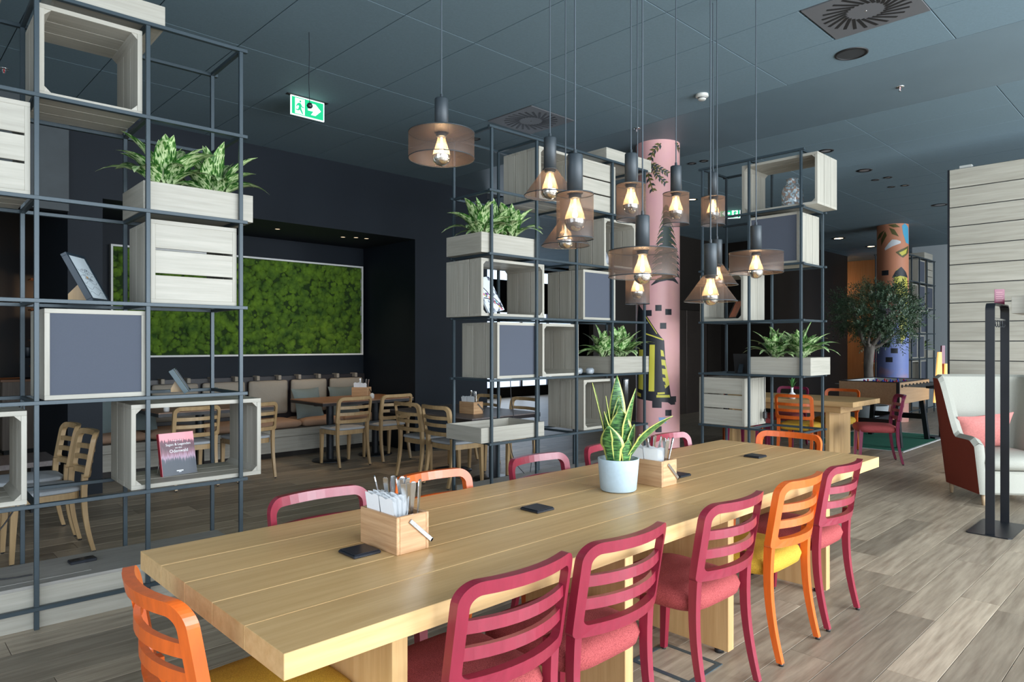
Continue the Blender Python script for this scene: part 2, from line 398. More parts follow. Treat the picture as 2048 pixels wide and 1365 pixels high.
def chair_proto(name, mw, ms, beech=False):
    t = thing(name, 'x', 'chair')
    W_, Z0, Z1, T = .228, .522, .832, .0155
    # ring: outer and inner outline with equal counts by ray sampling of parameter
    n = 10
    def ring(w, z0, z1, rt, rb):
        P = rrect(w, z0, z1, rt, rb, n); Q = []
        for i in range(len(P)):
            a, b = P[i], P[(i+1) % len(P)]
            Q.append(a)
            if (i+1) % (n+1) == 0:
                for k in range(1, 8): Q.append((a[0]+(b[0]-a[0])*k/8, a[1]+(b[1]-a[1])*k/8))
        return Q
    O = ring(W_, Z0, Z1, .062, .02); I = ring(W_-.031, Z0+.040, Z1-.038, .034, .022)
    N = len(O); vs = []
    for s_ in (-T, T):
        for P in (O, I):
            for u, z in P: vs.append((u, yback(z)-bow(u)+s_, z))
    fs = []
    for i in range(N):
        j = (i+1) % N
        fs.append((i, j, N+j, N+i)); fs.append((2*N+i, 3*N+i, 3*N+j, 2*N+j))
        fs.append((i, 2*N+i, 2*N+j, j)); fs.append((N+i, N+j, 3*N+j, 3*N+i))
    mb = MB(); mb.add(vs, fs, False); fr = obj('back_frame', mb, mw, t)
    for zc in (.630, .706):
        m2 = MB(); secs = []
        for k in range(11):
            u = -.205 + .41*k/10; y = yback(zc)-bow(u, .060)+.004
            secs.append([(u, y-.009, zc-.0175), (u, y+.009, zc-.0175), (u, y+.009, zc+.0175), (u, y-.009, zc+.0175)])
        m2.sweep(None, secs); obj('slat', m2, mw, t)
    for sx in (-1, 1):
        m3 = MB(); secs = []
        for k in range(11):
            z = .012 + (.550-.012)*k/10; q = 1-z/.550
            y = -.208 - .054*q*q + .014*math.sin(PI*q); x = sx*(.198 + .004*q)
            a = .0175 - .005*q; b = .019 - .006*q
            secs.append([(x-a, y-b, z), (x+a, y-b, z), (x+a, y+b, z), (x-a, y+b, z)])
        m3.sweep(None, secs); lg = obj('leg', m3, mw, t)
        obj('foot_glide', MB().lathe([(.0, 0), (.011, 0), (.011, .013), (0, .013)], 10, (sx*.202, -.262, 0)), m_glide, lg)
        m4 = MB(); secs = []
        for z, a, y in ((.012, .013, .205), (.20, .017, .198), (.42, .021, .188)):
            x = sx*(.186 + .0*(1-z)); secs.append([(x-a, y-a, z), (x+a, y-a, z), (x+a, y+a, z), (x-a, y+a, z)])
        m4.sweep(None, secs); lg = obj('leg', m4, mw, t)
        obj('foot_glide', MB().lathe([(.0, 0), (.010, 0), (.010, .013), (0, .013)], 10, (sx*.186, .205, 0)), m_glide, lg)
    # seat
    def seat_outline(k, grow=0):
        th = 2*PI*k; e = .42
        c, s_ = math.cos(th), math.sin(th)
        x = math.copysign(abs(c)**e, c); y = math.copysign(abs(s_)**e, s_)
        wy = (.205 + .022*(y+1)/2) + grow
        return x*wy, .015 + y*(.215+grow)
    def cushion(z0, z1, bulge, dome):
        mb = MB(); n = 40; rows = []
        H = z1-z0
        for (f, g) in ((0.0, -.012), (.12, .004), (.5, bulge), (.85, .002), (1.0, -.022)):
            rows.append([( *seat_outline(k/n, g), z0+H*f) for k in range(n)])
        for q in (.75, .45, .15):
            rows.append([(rows[4][k][0]*q, .015+(rows[4][k][1]-.015)*q, z1+dome*(1-q*q)) for k in range(n)])
        vs = [p for r_ in rows for p in r_]; fs = []
        for i in range(len(rows)-1):
            for k in range(n): fs.append((i*n+k, i*n+(k+1)%n, (i+1)*n+(k+1)%n, (i+1)*n+k))
        fs.append(tuple(range(n))[::-1]); fs.append(tuple(range((len(rows)-1)*n, len(rows)*n)))
        return mb.add(vs, fs, True)
    if beech:
        ap = MB(); n = 40; secs = [[(*seat_outline(k/n, -.006), z) for k in range(n)] for z in (.382, .432)]
        ap.sweep(None, secs); obj('seat_frame', ap, mw, t)
        obj('seat', cushion(.433, .462, .004, .016), ms, t)
    else:
        obj('seat', cushion(.378, .464, .013, .016), ms, t)
    return t
ch_c = chair_proto('dining_chair', m_crim, m_crimf)
ch_o = chair_proto('dining_chair', m_orng, m_yelf)
ch_w = chair_proto('dining_chair', m_wine, m_crimf)
ch_b = chair_proto('dining_chair', m_beech, m_gryf, True)
used = set()
def chair(proto, x, y, rz, label, group):
    rz = math.radians(rz)
    if proto.name not in used:
        used.add(proto.name); proto.location = (x, y, 0); proto.rotation_euler = (0, 0, rz); tag(proto, label, 'chair', group); return proto
    return clone(proto, label, (x, y, 0), rz, group)
# near side of the long table: backs towards the window
G1 = 'chairs around the long oak table'
chair(ch_c, 1.345, 1.632, 1, 'crimson chair on the window side of the long table, next to the end orange chair', G1)
chair(ch_c, 1.85, 1.632, 0, 'crimson chair between two other crimson chairs on the window side of the long table', G1)
chair(ch_c, 2.585, 1.632, -1, 'crimson chair by the floor hatch, next to the orange chair on the window side', G1)
chair(ch_o, 3.21, 1.632, 0, 'orange chair with mustard seat between two crimson chairs on the window side', G1)
chair(ch_c, 3.745, 1.632, 0, 'crimson chair on the window side of the long table, nearest the coat rack', G1)
chair(ch_o, .835, 1.93, -90, 'orange chair with mustard seat at the table end next to the low platform shelf', G1)
# far side
chair(ch_c, 1.41, 2.358, 180, 'crimson chair on the shelf side of the long table, across from the first caddy', G1)
chair(ch_o, 2.0, 2.358, 180, 'orange chair on the shelf side of the long table between two crimson chairs', G1)
chair(ch_c, 2.735, 2.358, 180, 'crimson chair on the shelf side of the long table in front of the empty tray', G1)
chair(ch_c, 3.36, 2.358, 180, 'crimson chair on the shelf side, half hidden behind the snake plant pot', G1)
chair(ch_c, 4.04, 2.358, 180, 'crimson chair on the shelf side in front of the painted pink column', G1)
chair(ch_o, 4.44, 2.085, 90, 'orange chair at the long table end facing the snake plant, by the slatted crate', G1)
# beech chairs
G2 = 'beech chairs with grey seats'
chair(ch_b, 2.48, 7.36, 0, 'beech chair with grey seat at the bench table seen through the crate holding a book', G2)
chair(ch_b, 3.09, 7.36, 0, 'beech chair with grey seat right of the crate holding a book, before the bench', G2)
chair(ch_b, 4.27, 7.35, 0, 'beech chair with grey seat at the reddish bench table, on its open side', G2)
chair(ch_b, 4.87, 7.36, 0, 'beech chair with grey seat at the reddish bench table, below its cutlery caddy', G2)
chair(ch_b, 4.54, 6.06, -90, 'beech chair at the smoked grey table, farther from the planter shelf', G2)
chair(ch_b, 4.52, 5.53, -90, 'beech chair at the smoked grey table, behind the empty wooden tray', G2)
chair(ch_b, 5.36, 5.6, 90, 'beech chair across the smoked grey table, beside hanging black cables', G2)
chair(ch_b, 5.36, 6.24, 90, 'beech chair across the smoked grey table, against the navy wall', G2)
chair(ch_b, .95, 5.66, 90, 'beech chair standing right behind the low platform with the socket block', G2)
chair(ch_b, .95, 6.2, 90, 'beech chair behind another one, near the low grey bench', G2)
# right hand table
G3 = 'chairs around the short oak table'
chair(ch_w, 9.10, 2.95, 28, 'wine red chair at the short oak table end, before the football table rug', G3)
chair(ch_o, 8.62, 3.68, -84, 'orange chair with mustard seat at the short oak table, beside the white bud vase', G3)
chair(ch_w, 8.62, 4.36, -88, 'wine red chair at the short oak table, behind the slatted crate shelf', G3)
chair(ch_o, 9.62, 3.62, 92, 'orange chair at the short oak table against the football table', G3)
chair(ch_w, 9.62, 4.32, 90, 'wine red chair across the short oak table, next to the football table corner', G3)
chair(ch_o, 9.62, 4.98, 90, 'orange chair at the far corner of the short oak table behind the bud vase', G3)
# ================================================================== TABLES
def slab_table(name, label, x0, x1, y0, y1, ztop, th, halves, legs, legy, group=None, grain='x'):
    t = thing(name, label, 'table', (x0, y0, 0), 0, group); L, D = x1-x0, y1-y0
    for h in range(halves):
        a, b = L*h/halves+(.0012 if h else 0), L*(h+1)/halves-(.0012 if h < halves-1 else 0)
        if grain == 'x':
            obj('tabletop_core', MB().box(a+.004, b-.004, .004, D-.004, ztop-th+.002, ztop-.003), m_oakline, t)
            for k in range(5):
                c, d_ = D*k/5+(.0014 if k else 0), D*(k+1)/5-(.0014 if k < 4 else 0)
                obj('tabletop_plank', MB().box(a, b, c, d_, ztop-th, ztop, .0012), m_oak['x'], t)
        else:
            obj('tabletop_core', MB().box(.004, L-.004, .004, D-.004, ztop-th+.002, ztop-.003), m_oakline, t)
            for k in range(5):
                c, d_ = L*k/5+(.0014 if k else 0), L*(k+1)/5-(.0014 if k < 4 else 0)
                obj('tabletop_plank', MB().box(c, d_, 0, D, ztop-th, ztop, .0012), m_oak['y'], t)
    for lx in legs:
        ly0, ly1 = legy
        l = obj('leg', MB().box(lx-x0-.026, lx-x0+.026, ly0-y0, ly1-y0, .022, ztop-th, .002), m_oak['z'], t)
        for yy in (ly0-y0+.06, ly1-y0-.06): obj('foot_glide', MB().lathe([(0, 0), (.022, 0), (.022, .022), (0, .022)], 12, (lx-x0, yy, 0)), m_glide, l)
    return t
slab_table('dining_table', 'long honey oak table in two halves on slab legs', .70, 4.583, 1.466, 2.534, .75, .062, 2, (1.092, 2.15, 2.94, 4.075), (1.577, 2.115))
t = thing('dining_table', 'short honey oak table beside the football table', 'table', (8.63, 3.05, 0))
obj('tabletop_core', MB().box(.004, .936, .004, 2.046, .690, .747), m_oakline, t)
for k in range(5): obj('tabletop_plank', MB().box(.94*k/5+.001, .94*(k+1)/5-.001, 0, 2.05, .688, .75, .001), m_oak['y'], t)
for yy in (.32, 1.62):
    obj('leg', MB().box(.12, .82, yy, yy+.05, .02, .688, .002), m_oak['z'], t)
obj('apron', MB().box(.10, .84, .18, 1.9, .60, .687), m_oak['y'], t)
def ped_table(label, x0, x1, y0, y1, z, mtop, peds, group):
    t = thing('cafe_table', label, 'table', (x0, y0, 0), 0, group)
    obj('table_top', MB().box(0, x1-x0, 0, y1-y0, z-.012, z, .001), mtop, t)
    obj('edge_board', MB().box(.001, x1-x0-.001, .001, y1-y0-.001, z-.046, z-.012), m_bdark, t)
    for px_, py_ in peds:
        p = obj('pedestal', MB().lathe([(.045, .02), (.045, z-.06)], 20, (px_-x0, py_-y0, 0)).box(px_-x0-.2, px_-x0+.2, py_-y0-.03, py_-y0+.03, z-.062, z-.046), m_bmetal, t)
        obj('base_plate', MB().lathe([(0, 0), (.215, 0), (.22, .006), (.21, .018), (.05, .024), (0, .024)], 28, (px_-x0, py_-y0, 0)), m_bmetal, p)
    return t
ped_table('reddish bench table seen through the crate that holds a book', 2.23, 3.45, 7.47, 8.28, .75, m_btop, ((2.75, 7.8),), 'bench tables')
ped_table('reddish bench table with two black pedestals and a cutlery caddy', 4.03, 5.35, 7.42, 8.26, .75, m_btop, ((4.28, 7.7), (4.95, 7.72)), 'bench tables')
ped_table('smoked grey table half nearest the planter shelf, carrying a caddy', 4.32, 5.28, 5.03, 5.735, .725, m_gtop, ((4.95, 5.42),), 'smoked grey tables')
ped_table('smoked grey table half pushed against the one with the caddy', 4.32, 5.28, 5.74, 6.44, .725, m_gtop, ((4.95, 6.1),), 'smoked grey tables')
t = thing('low_bench', 'low grey wood bench behind the two beech chairs', 'bench', (0.1, 7.0, 0))
obj('bench_top', MB().box(0, 1.2, 0, .62, .40, .445, .003), m_gtop, t)
for xx in (.15, 1.0): obj('leg', MB().box(xx, xx+.05, .08, .54, 0, .40), m_bmetal, t)
# ================================================================== BENCH IN THE NICHE
t = thing('bench', 'built-in bench with apricot seat cushions and pale wood plinth', 'bench', (1.77, 8.32, 0))
obj('plinth', MB().box(0, 3.68, .06, .53, .0, .07), m_brown, t)
obj('front_panel', MB().box(0, 3.68, 0, .03, .07, .26, .002), m_cw['x'], t)
obj('front_panel', MB().box(0, 3.68, -.02, .03, .266, .345, .002), m_cw['x'], t)
obj('seat_board', MB().box(0, 3.68, -.02, .53, .345, .36), m_cw['x'], t)
nb = 6
for k in range(nb):
    a, b = 3.68*k/nb, 3.68*(k+1)/nb
    obj('seat_cushion', MB().pillow((b-a)/2-.002, .26, .062, ((a+b)/2, .235, .42), .09), m_rust, t)
obj('back_board', MB().box(0, 3.68, .47, .52, .36, 1.02), m_bdark, t)
w_ = .535
for k in range(6):
    a = 3.66-(k+1)*(w_+.045); 
    if a < 0: a = 0.0
    c = obj('back_cushion', MB().pillow(w_/2, .225, .05, (0, 0, 0), .12, M=Matrix.Translation((a+w_/2, .42, .745)) @ Matrix.Rotation(PI/2, 4, 'X')), m_bench, t)
    for sx in (.1, w_-.14): obj('strap', MB().box(a+sx, a+sx+.04, .39, .53, .975, 1.035, .004), m_bench, c)
    k += 1
for i, (x, y, rz, lab) in enumerate(((1.98, 8.52, 20, 'pale teal cushion at the bench end beside the navy wall stub'), (2.32, 8.56, -8, 'pale teal cushion lying behind the bench table seen through the book crate'),
        (4.42, 8.54, 6, 'grey teal cushion on the bench behind the reddish table, away from the caddy'), (4.98, 8.56, -5, 'grey teal cushion on the bench behind the caddy'))):
    M = Matrix.Translation((x, y, .66)) @ Matrix.Rotation(math.radians(rz), 4, 'Z') @ Matrix.Rotation(math.radians(70), 4, 'X')
    o = obj('cushion', MB().cushion(.21, .21, .065), m_tealf); o.matrix_world = M
    tag(o, lab, 'cushion', 'cushions on the bench')
# moss picture
m_moss = mat('moss_green', (0.016, 0.056, 0.003), 0.9, col2=(0.115, 0.215, 0.010), vscale=8.5, bump=.8, bscale=160, detail=5)
t = thing('moss_picture', 'large framed green moss panel in the bench niche', 'wall art', (2.115, 8.82, 1.295))
LW, LH = 3.30, 1.30
fr = MB(); 
for a in ((0, LW, 0, .022), (0, LW, LH-.022, LH), (0, .022, .022, LH-.022), (LW-.022, LW, .022, LH-.022)): fr.box(a[0], a[1], -.055, .025, a[2], a[3])
obj('frame', fr, m_white, t)
obj('backing', MB().box(.02, LW-.02, -.012, .02, .02, LH-.02), mat('moss_shade_green', (.012, .034, .002), .95), t)
ms = MB(); rg = random.Random(11)
ico = bmesh.new(); bmesh.ops.create_icosphere(ico, subdivisions=2, radius=1); iv = [v.co.copy() for v in ico.verts]; ifc = [tuple(v.index for v in f.verts) for f in ico.faces]; ico.free()
for k in range(2300):
    r = rg.uniform(.018, .055) if k > 160 else rg.uniform(.05, .08)
    x, z = rg.uniform(.03, LW-.03), rg.uniform(.03, LH-.03); ph = rg.random()*9
    vs = []
    for v in iv:
        q = r*(1+.22*math.sin(v.x*7+ph)*math.sin(v.z*6+ph*2)+.12*math.sin(v.y*11+ph))
        vs.append((min(max(x+v.x*q, .022), LW-.022), -.004-abs(rg.gauss(0, .001))+min(v.y*q*.75, .006), min(max(z+v.z*q, .022), LH-.022)))
    ms.add(vs, ifc, True)
o = obj('moss', ms, m_moss, t); o['kind'] = 'stuff'
# ================================================================== SHELVES
LV = [3.228, 2.706, 2.184, 1.662, 1.141, .619, .097]      # underside of every level
PS = .011
def shelf(label, loc, rz, us, depth, rows_front=None, group='open steel shelf frames', skip=()):
    t = thing('shelf_frame', label, 'shelf', (*loc, 0), math.radians(rz), group)
    for u in us:
        for v in (0, depth): obj('post', MB().box(u-PS, u+PS, v-PS, v+PS, .0, LV[0]+.018, .0015), m_frame, t)
    a, b = min(us)-.036, max(us)+.036
    for i, z in enumerate(LV):
        for v, s_ in ((-.006, -1), (depth+.006, 1)): obj('beam', MB().box(a, b, v-.014, v+.014, z, z+.020, .0015), m_frame, t)
        if i == len(LV)-1: continue
        for u in us: obj('cross_beam', MB().box(u-.011, u+.011, .008, depth-.008, z, z+.0195), m_frame, t)
    return t
RZL, RZM, RZR = -1.7, -1.0, -90
OL, OM, OR = (.671, 4.171), (3.774, 4.150), (6.257, 3.673)
shelf('open blue-grey steel shelf with the printed book, standing on a long platform', OL, RZL, (-.515, 0, .515, 1.03), .50)
shelf('open blue-grey steel shelf with two planters, between the bench niche and the pink column', OM, RZM, (0, .524, 1.048, 1.572, 2.097), .50)
shelf('open blue-grey steel shelf carrying the speckled glass vase', OR, RZR, (0, .505, 1.01), .49)
def loc_of(sh, u, v, z):
    o, r = {'L': (OL, RZL), 'M': (OM, RZM), 'R': (OR, RZR), 'F': ((14.75, 4.28), 0), 'Q': ((6.255, .985), -90)}[sh]
    c, s_ = math.cos(math.radians(r)), math.sin(math.radians(r))
    return (o[0]+u*c-v*s_, o[1]+u*s_+v*c, z), math.radians(r)
def crate(sh, u, lvl, label, w=.48, d=.465, h=.474, v=.020, front='open', back='open', z=None):
    loc, rz = loc_of(sh, u, v, (LV[lvl]+.0202) if z is None else z)
    t = thing('crate', label, 'crate', loc, rz, 'pale wood crates'); T = .024; g = .004
    pw = d/3
    for k in range(3):
        y0, y1 = pw*k+(g if k else 0), pw*(k+1)-(g if k < 2 else 0)
        for z0 in (0, h-T): obj('plank', MB().box(0, w, y0, y1, z0, z0+T, .001), m_cw['x'], t)
        for x0 in (0, w-T): obj('plank', MB().box(x0, x0+T, y0, y1, T, h-T, .001), m_cw['z'], t)
    q = .030; yc = .018 if front == 'panel' else .004
    for sx, sz in ((0, 0), (1, 0), (0, 1), (1, 1)):
        X = lambda a: T+a if sx == 0 else w-T-a
        Z = lambda a: T+a if sz == 0 else h-T-a
        P = [(X(0), Z(0)), (X(q), Z(0)), (X(0), Z(q))]
        vs = [(x, yc, zz) for x, zz in P]+[(x, d-.004, zz) for x, zz in P]
        obj('corner_block', MB().add(vs, [(0,1,2), (3,5,4), (0,3,4,1), (1,4,5,2), (2,5,3,0)]), m_cw['y'], t)
    def face(kind, y):
        if kind == 'slots':
            hh = (h-2*T)/3
            for k in range(3):
                z0, z1 = T+hh*k+(.0065 if k else 0), T+hh*(k+1)-(.0065 if k < 2 else 0)
                obj('slat', MB().box(T, w-T, y, y+.016, z0, z1, .001), m_cw['x'], t)
        elif kind == 'panel':
            obj('pinboard', MB().box(T, w-T, y+.004, y+.014, T, h-T), m_felt, t)
    face(front, .001)
    if back != 'open': face(back, d-.02)
    return t
def tray(sh, u, lvl, label, w=.615, d=.465, h=.165, v=.020, soil=False, name='planter_box', cat='planter', group='pale wood planters'):
    loc, rz = loc_of(sh, u, v, LV[lvl]+.0202); t = thing(name, label, cat, loc, rz, group); T = .016
    obj('front_board', MB().box(0, w, 0, T, 0, h, .001), m_cw['x'], t); obj('back_board', MB().box(0, w, d-T, d, 0, h, .001), m_cw['x'], t)
    obj('side_board', MB().box(0, T, T, d-T, 0, h, .001), m_cw['y'], t); obj('side_board', MB().box(w-T, w, T, d-T, 0, h, .001), m_cw['y'], t)
    obj('floor_board', MB().box(T, w-T, T, d-T, 0, .012), m_cw['x'], t)
    if soil: obj('soil', MB().box(T, w-T, T, d-T, .012, h-.03), m_soil, t)
    return t
# left shelf
crate('L', .012, 1, 'open crate on the highest shelf of the book shelf, under a tray', front='open')
tray('L', .075, 0, 'shallow pale wood tray on top of the book shelf, over an open crate', w=.535, h=.125, name='tray', cat='tray', group='pale wood trays')
tray('L', -.52, 0, 'shallow pale wood tray on top of the book shelf, over empty steel bays', w=.40, h=.125, name='tray', cat='tray', group='pale wood trays')
crate('L', -.503, 2, 'slatted crate left of the leafy planter, above the leaning drawing', front='slots')
tray('L', .498, 2, 'pale wood planter on the book shelf standing on a slatted crate', soil=True)
crate('L', .535, 3, 'slatted crate under the planter of the book shelf', front='slots', w=.478)
crate('L', .036, 4, 'crate with slate pinboard under the leaning framed drawing', front='panel', w=.476)
crate('L', .436, 5, 'wide open crate holding the book with the pink forest cover', w=.727)
crate('L', -.517, 5, 'open crate beside the two beech chair backs, low on the book shelf')
# mid shelf
crate('M', .575, 1, 'open crate high on the planter shelf, beside a slatted crate', w=.50)
crate('M', 1.125, 1, 'slatted crate high on the planter shelf, below the tray', front='slots', w=.52)
tray('M', 1.507, 0, 'shallow pale wood tray on top of the planter shelf, touching the pink column', w=.735, h=.125, v=.02, name='tray', cat='tray', group='pale wood trays')
tray('M', -.093, 2, 'pale wood planter on the shelf corner above the crate with a painted canvas', soil=True)
crate('M', 1.474, 2, 'open crate holding a pale bottle vase, behind the hanging lamps', w=.50)
crate('M', -.094, 3, 'wide open crate holding a small painted canvas', w=.735)
crate('M', 1.165, 3, 'crate with slate pinboard above the lower planter of the corner shelf', front='panel')
crate('M', .082, 4, 'crate with slate pinboard at the shelf corner below the painted canvas', front='panel')
crate('M', .618, 4, 'open crate with a small white pot, beside the pinboard crate')
tray('M', 1.584, 4, 'pale wood planter beside the pink column, at chest height', soil=True)
crate('M', 1.172, 5, 'open crate behind the snake plant, lowest of the planter shelf', w=.49)
tray('M', -.095, 5, 'empty pale wood tray low on the planter shelf corner', w=.735, d=.465, h=.125, name='tray', cat='tray', group='pale wood trays')
# right shelf (u runs towards the window)
crate('R', .42, 1, 'wide open crate holding the speckled glass vase', w=.731, d=.45)
crate('R', .490, 2, 'crate with slate pinboard below the speckled glass vase', front='panel', w=.495, d=.45)
crate('R', -.04, 3, 'open crate with a framed orange picture leaning inside', w=.475, d=.45)
tray('R', .490, 4, 'pale wood planter on the vase shelf', w=.60, d=.45, soil=True)
crate('R', -.048, 5, 'slatted crate low on the vase shelf with a black plug beside it', front='slots', w=.495, d=.45)
# platforms below the shelves
def platform(sh, u0, u1, label):
    loc, rz = loc_of(sh, u0, .03, 0); t = thing('platform', label, 'platform', loc, rz, 'platforms under the shelves')
    L = u1-u0
    obj('front_board', MB().box(0, L, -.008, .012, 0, .205, .001), m_cw['x'], t)
    obj('top_board', MB().box(0, L, -.008, .44, .205, .222, .001), m_base, t)
    obj('end_board', MB().box(L-.018, L, .012, .44, 0, .205), m_cw['y'], t); obj('end_board', MB().box(0, .018, .012, .44, 0, .205), m_cw['y'], t)
    obj('back_board', MB().box(.018, L-.018, .42, .44, 0, .205), m_cw['x'], t)
    return t
pl = platform('L', -.9, 1.05, 'long pale wood platform under the book shelf with a socket block')
obj('hatch_lid', MB().box(.40, 1.16, .07, .30, .222, .2235), m_base, pl)
platform('M', .01, 2.09, 'low pale wood platform under the planter shelf')
loc, rz = loc_of('L', .19, .25, .2225)
t = thing('socket_block', 'black socket block lying on the long platform', 'socket', loc, rz+.08)
obj('housing', MB().box(0, .13, 0, .07, 0, .018, .004), m_charger, t)
for k in range(2): obj('socket', MB().lathe([(0, .0185), (.018, .0185), (.02, .0195), (.022, .0185)], 16, (.035+.06*k, .035, 0)), m_glide, t)
# ------------------------------------------------------------------ things standing in the shelves
m_sketch = mat('pencil_drawing_paper', (0.55, 0.62, 0.66), 0.3, var=.03, vscale=10)
m_ink = mat('ink_line', (0.10, 0.12, 0.14), 0.8)
m_darkblue = mat('dark_blue_frame', (0.018, 0.030, 0.042), .35)
loc, rz = loc_of('L', .34, .24, LV[3]+.0202)
t = thing('picture_frame', 'dark framed pencil drawing leaning on a wooden easel block', 'picture', loc, rz)
R_ = Matrix.Translation((0, 0, .012)) @ Matrix.Rotation(math.radians(56), 4, 'Z') @ Matrix.Rotation(math.radians(-28), 4, 'X')
fb = MB()
for a in ((-.11, .11, 0, .016), (-.11, .11, .284, .30), (-.11, -.094, .016, .284), (.094, .11, .016, .284)): fb.box(a[0], a[1], 0, .032, a[2], a[3], .001, M=R_)
obj('frame', fb, m_darkblue, t)
obj('drawing', MB().box(-.095, .095, .004, .008, .015, .285, M=R_), m_sketch, t)
ink = MB(); rk = random.Random(5)
for k in range(5):
    z0 = .05+.035*k; pts = [R_ @ Vector((-.08+.16*i/7, .0035, z0+.012*math.sin(i*1.3+k*2))) for i in range(8)]; ink.tube(pts, .0007, 4)
for k in range(16):
    x, z0 = rk.uniform(-.03, .035), rk.uniform(.12, .2); pts = [R_ @ Vector((x+.012*math.cos(a), .0035, z0+.012*math.sin(a)*1.3)) for a in (0, 1, 2.2, 3.2)]; ink.tube(pts, .0008, 4)
obj('pencil_lines', ink, m_ink, t)
R2 = Matrix.Rotation(math.radians(56), 4, 'Z')
vs = [(x, y, z) for x in (-.02, .0) for y, z in ((.03, 0), (.17, 0), (.17, .05), (.075, .15))]
obj('easel_block', MB().add(vs, [(0,1,2,3), (7,6,5,4), (0,4,5,1), (1,5,6,2), (2,6,7,3), (3,7,4,0)], False, R2), m_beech, t)
# leaning booklets at level 4, right bay
m_teal = mat('dark_teal_cover', (0.05, 0.085, 0.10), .4); m_yel = mat('yellow_cover', (0.55, 0.45, 0.03), .5)
loc, rz = loc_of('L', .80, .22, LV[4]+.0202)
t = thing('picture_frame', 'small dark frame with a yellow picture leaning beside the bench cushions', 'picture', loc, rz)
R_ = Matrix.Translation((0, 0, .006)) @ Matrix.Rotation(math.radians(72), 4, 'Z') @ Matrix.Rotation(math.radians(-32), 4, 'X')
obj('frame', MB().box(-.07, .07, 0, .03, 0, .16, .001, M=R_), m_teal, t)
obj('picture', MB().box(-.06, .06, -.002, 0, .012, .148, M=R_), m_yel, t)
obj('glass_rim', MB().box(-.07, .07, -.008, -.002, 0, .012, M=R_).box(-.07, .07, -.008, -.002, .148, .16, M=R_).box(-.07, -.06, -.008, -.002, .012, .148, M=R_).box(.06, .07, -.008, -.002, .012, .148, M=R_), m_darkblue, t)
R2 = Matrix.Rotation(math.radians(72), 4, 'Z')
vs = [(x, y, z) for x in (-.015, .0) for y, z in ((.03, 0), (.10, 0), (.10, .02), (.065, .09))]
obj('easel_block', MB().add(vs, [(0,1,2,3), (7,6,5,4), (0,4,5,1), (1,5,6,2), (2,6,7,3), (3,7,4,0)], False, R2), m_beech, t)
# the book
m_red = mat('book_red_spine', (0.42, 0.018, 0.045), .4); m_pg = mat('book_pages', (0.5, 0.62, 0.7), .8)
mk = bpy.data.materials.new('forest_cover'); mk.use_nodes = True; nt = mk.node_tree; b = nt.nodes['Principled BSDF']; b.inputs['Roughness'].default_value = .35
tc = nt.nodes.new('ShaderNodeTexCoord'); sp = nt.nodes.new('ShaderNodeSeparateXYZ'); link(nt, tc.outputs['Generated'], sp.inputs[0])
nz = nt.nodes.new('ShaderNodeTexNoise'); mp = nt.nodes.new('ShaderNodeMapping'); mp.inputs['Scale'].default_value = (14, 1, 1.2); link(nt, tc.outputs['Generated'], mp.inputs[0]); link(nt, mp.outputs[0], nz.inputs['Vector'])
nz.inputs['Scale'].default_value = 2.2; nz.inputs['Detail'].default_value = 4
ma = nt.nodes.new('ShaderNodeMath'); ma.operation = 'MULTIPLY_ADD'; ma.inputs[1].default_value = .34; link(nt, nz.outputs['Fac'], ma.inputs[0]); link(nt, sp.outputs['Z'], ma.inputs[2])
rp = nt.nodes.new('ShaderNodeValToRGB'); link(nt, ma.outputs[0], rp.inputs[0]); cr = rp.color_ramp
cols_ = [(0, (.010, .020, .035)), (.52, (.016, .028, .05)), (.58, (.05, .05, .08)), (.64, (.42, .26, .36)), (.74, (.22, .08, .12)), (.88, (.07, .015, .03)), (1.03, (.16, .03, .06)), (1.06, (.85, .32, .36))]
cr.elements[0].position = 0; cr.elements[0].color = (*cols_[0][1], 1); cr.elements[1].position = 1; cr.elements[1].color = (.80, .30, .34, 1)
for p_, c_ in cols_[1:6]: e = cr.elements.new(p_*.93); e.color = (*c_, 1)
e = cr.elements.new(.97); e.color = (.14, .03, .06, 1)
link(nt, rp.outputs[0], b.inputs['Base Color'])
loc, rz = loc_of('L', .745, .20, LV[5]+.0452)
t = thing('book', 'book with a pink and dark forest cover standing in the wide crate', 'book', loc, rz+math.radians(9))
R_ = Matrix.Rotation(math.radians(-13), 4, 'X')
BW, BH_ = .205, .255
obj('cover', MB().box(-BW/2, BW/2, 0, .003, 0, BH_, M=R_), mk, t)
obj('pages', MB().box(-BW/2+.004, BW/2-.004, .003, .024, .003, BH_-.004, M=R_), m_pg, t)
obj('back_cover', MB().box(-BW/2, BW/2, .024, .027, 0, BH_, M=R_), m_red, t)
obj('spine', MB().box(-BW/2-.003, -BW/2, 0, .027, 0, BH_, M=R_), m_red, t)
for txt, z, s_ in (('Sagen & Legenden', .178, .0205), ('aus dem', .160, .0125), ('Odenwald', .136, .027), ('VERLAGSHAUS', .018, .0085)):
    if txt == 'VERLAGSHAUS': continue
    o = obj('cover_lettering', textmesh(txt, s_), None, t); o.data.materials.append(m_paper)
    o.matrix_local = R_ @ Matrix.Translation((0.005, -.0008, z)) @ Matrix.Rotation(PI/2, 4, 'X')
obj('cover_author_line', MB().box(-.03, .03, -.0006, 0, .207, .2085, M=R_), m_paper, t)
obj('cover_imprint', MB().box(-.02, .02, -.0006, 0, .022, .028, M=R_).box(-.008, .008, -.0006, 0, .016, .019, M=R_), m_paper, t)
for xx in (-.09, .06): obj('book_stand', MB().tube([(xx, .034, .006), (xx, .10, .003), (xx, .075, .10)], .0025, 6), m_steel, t)
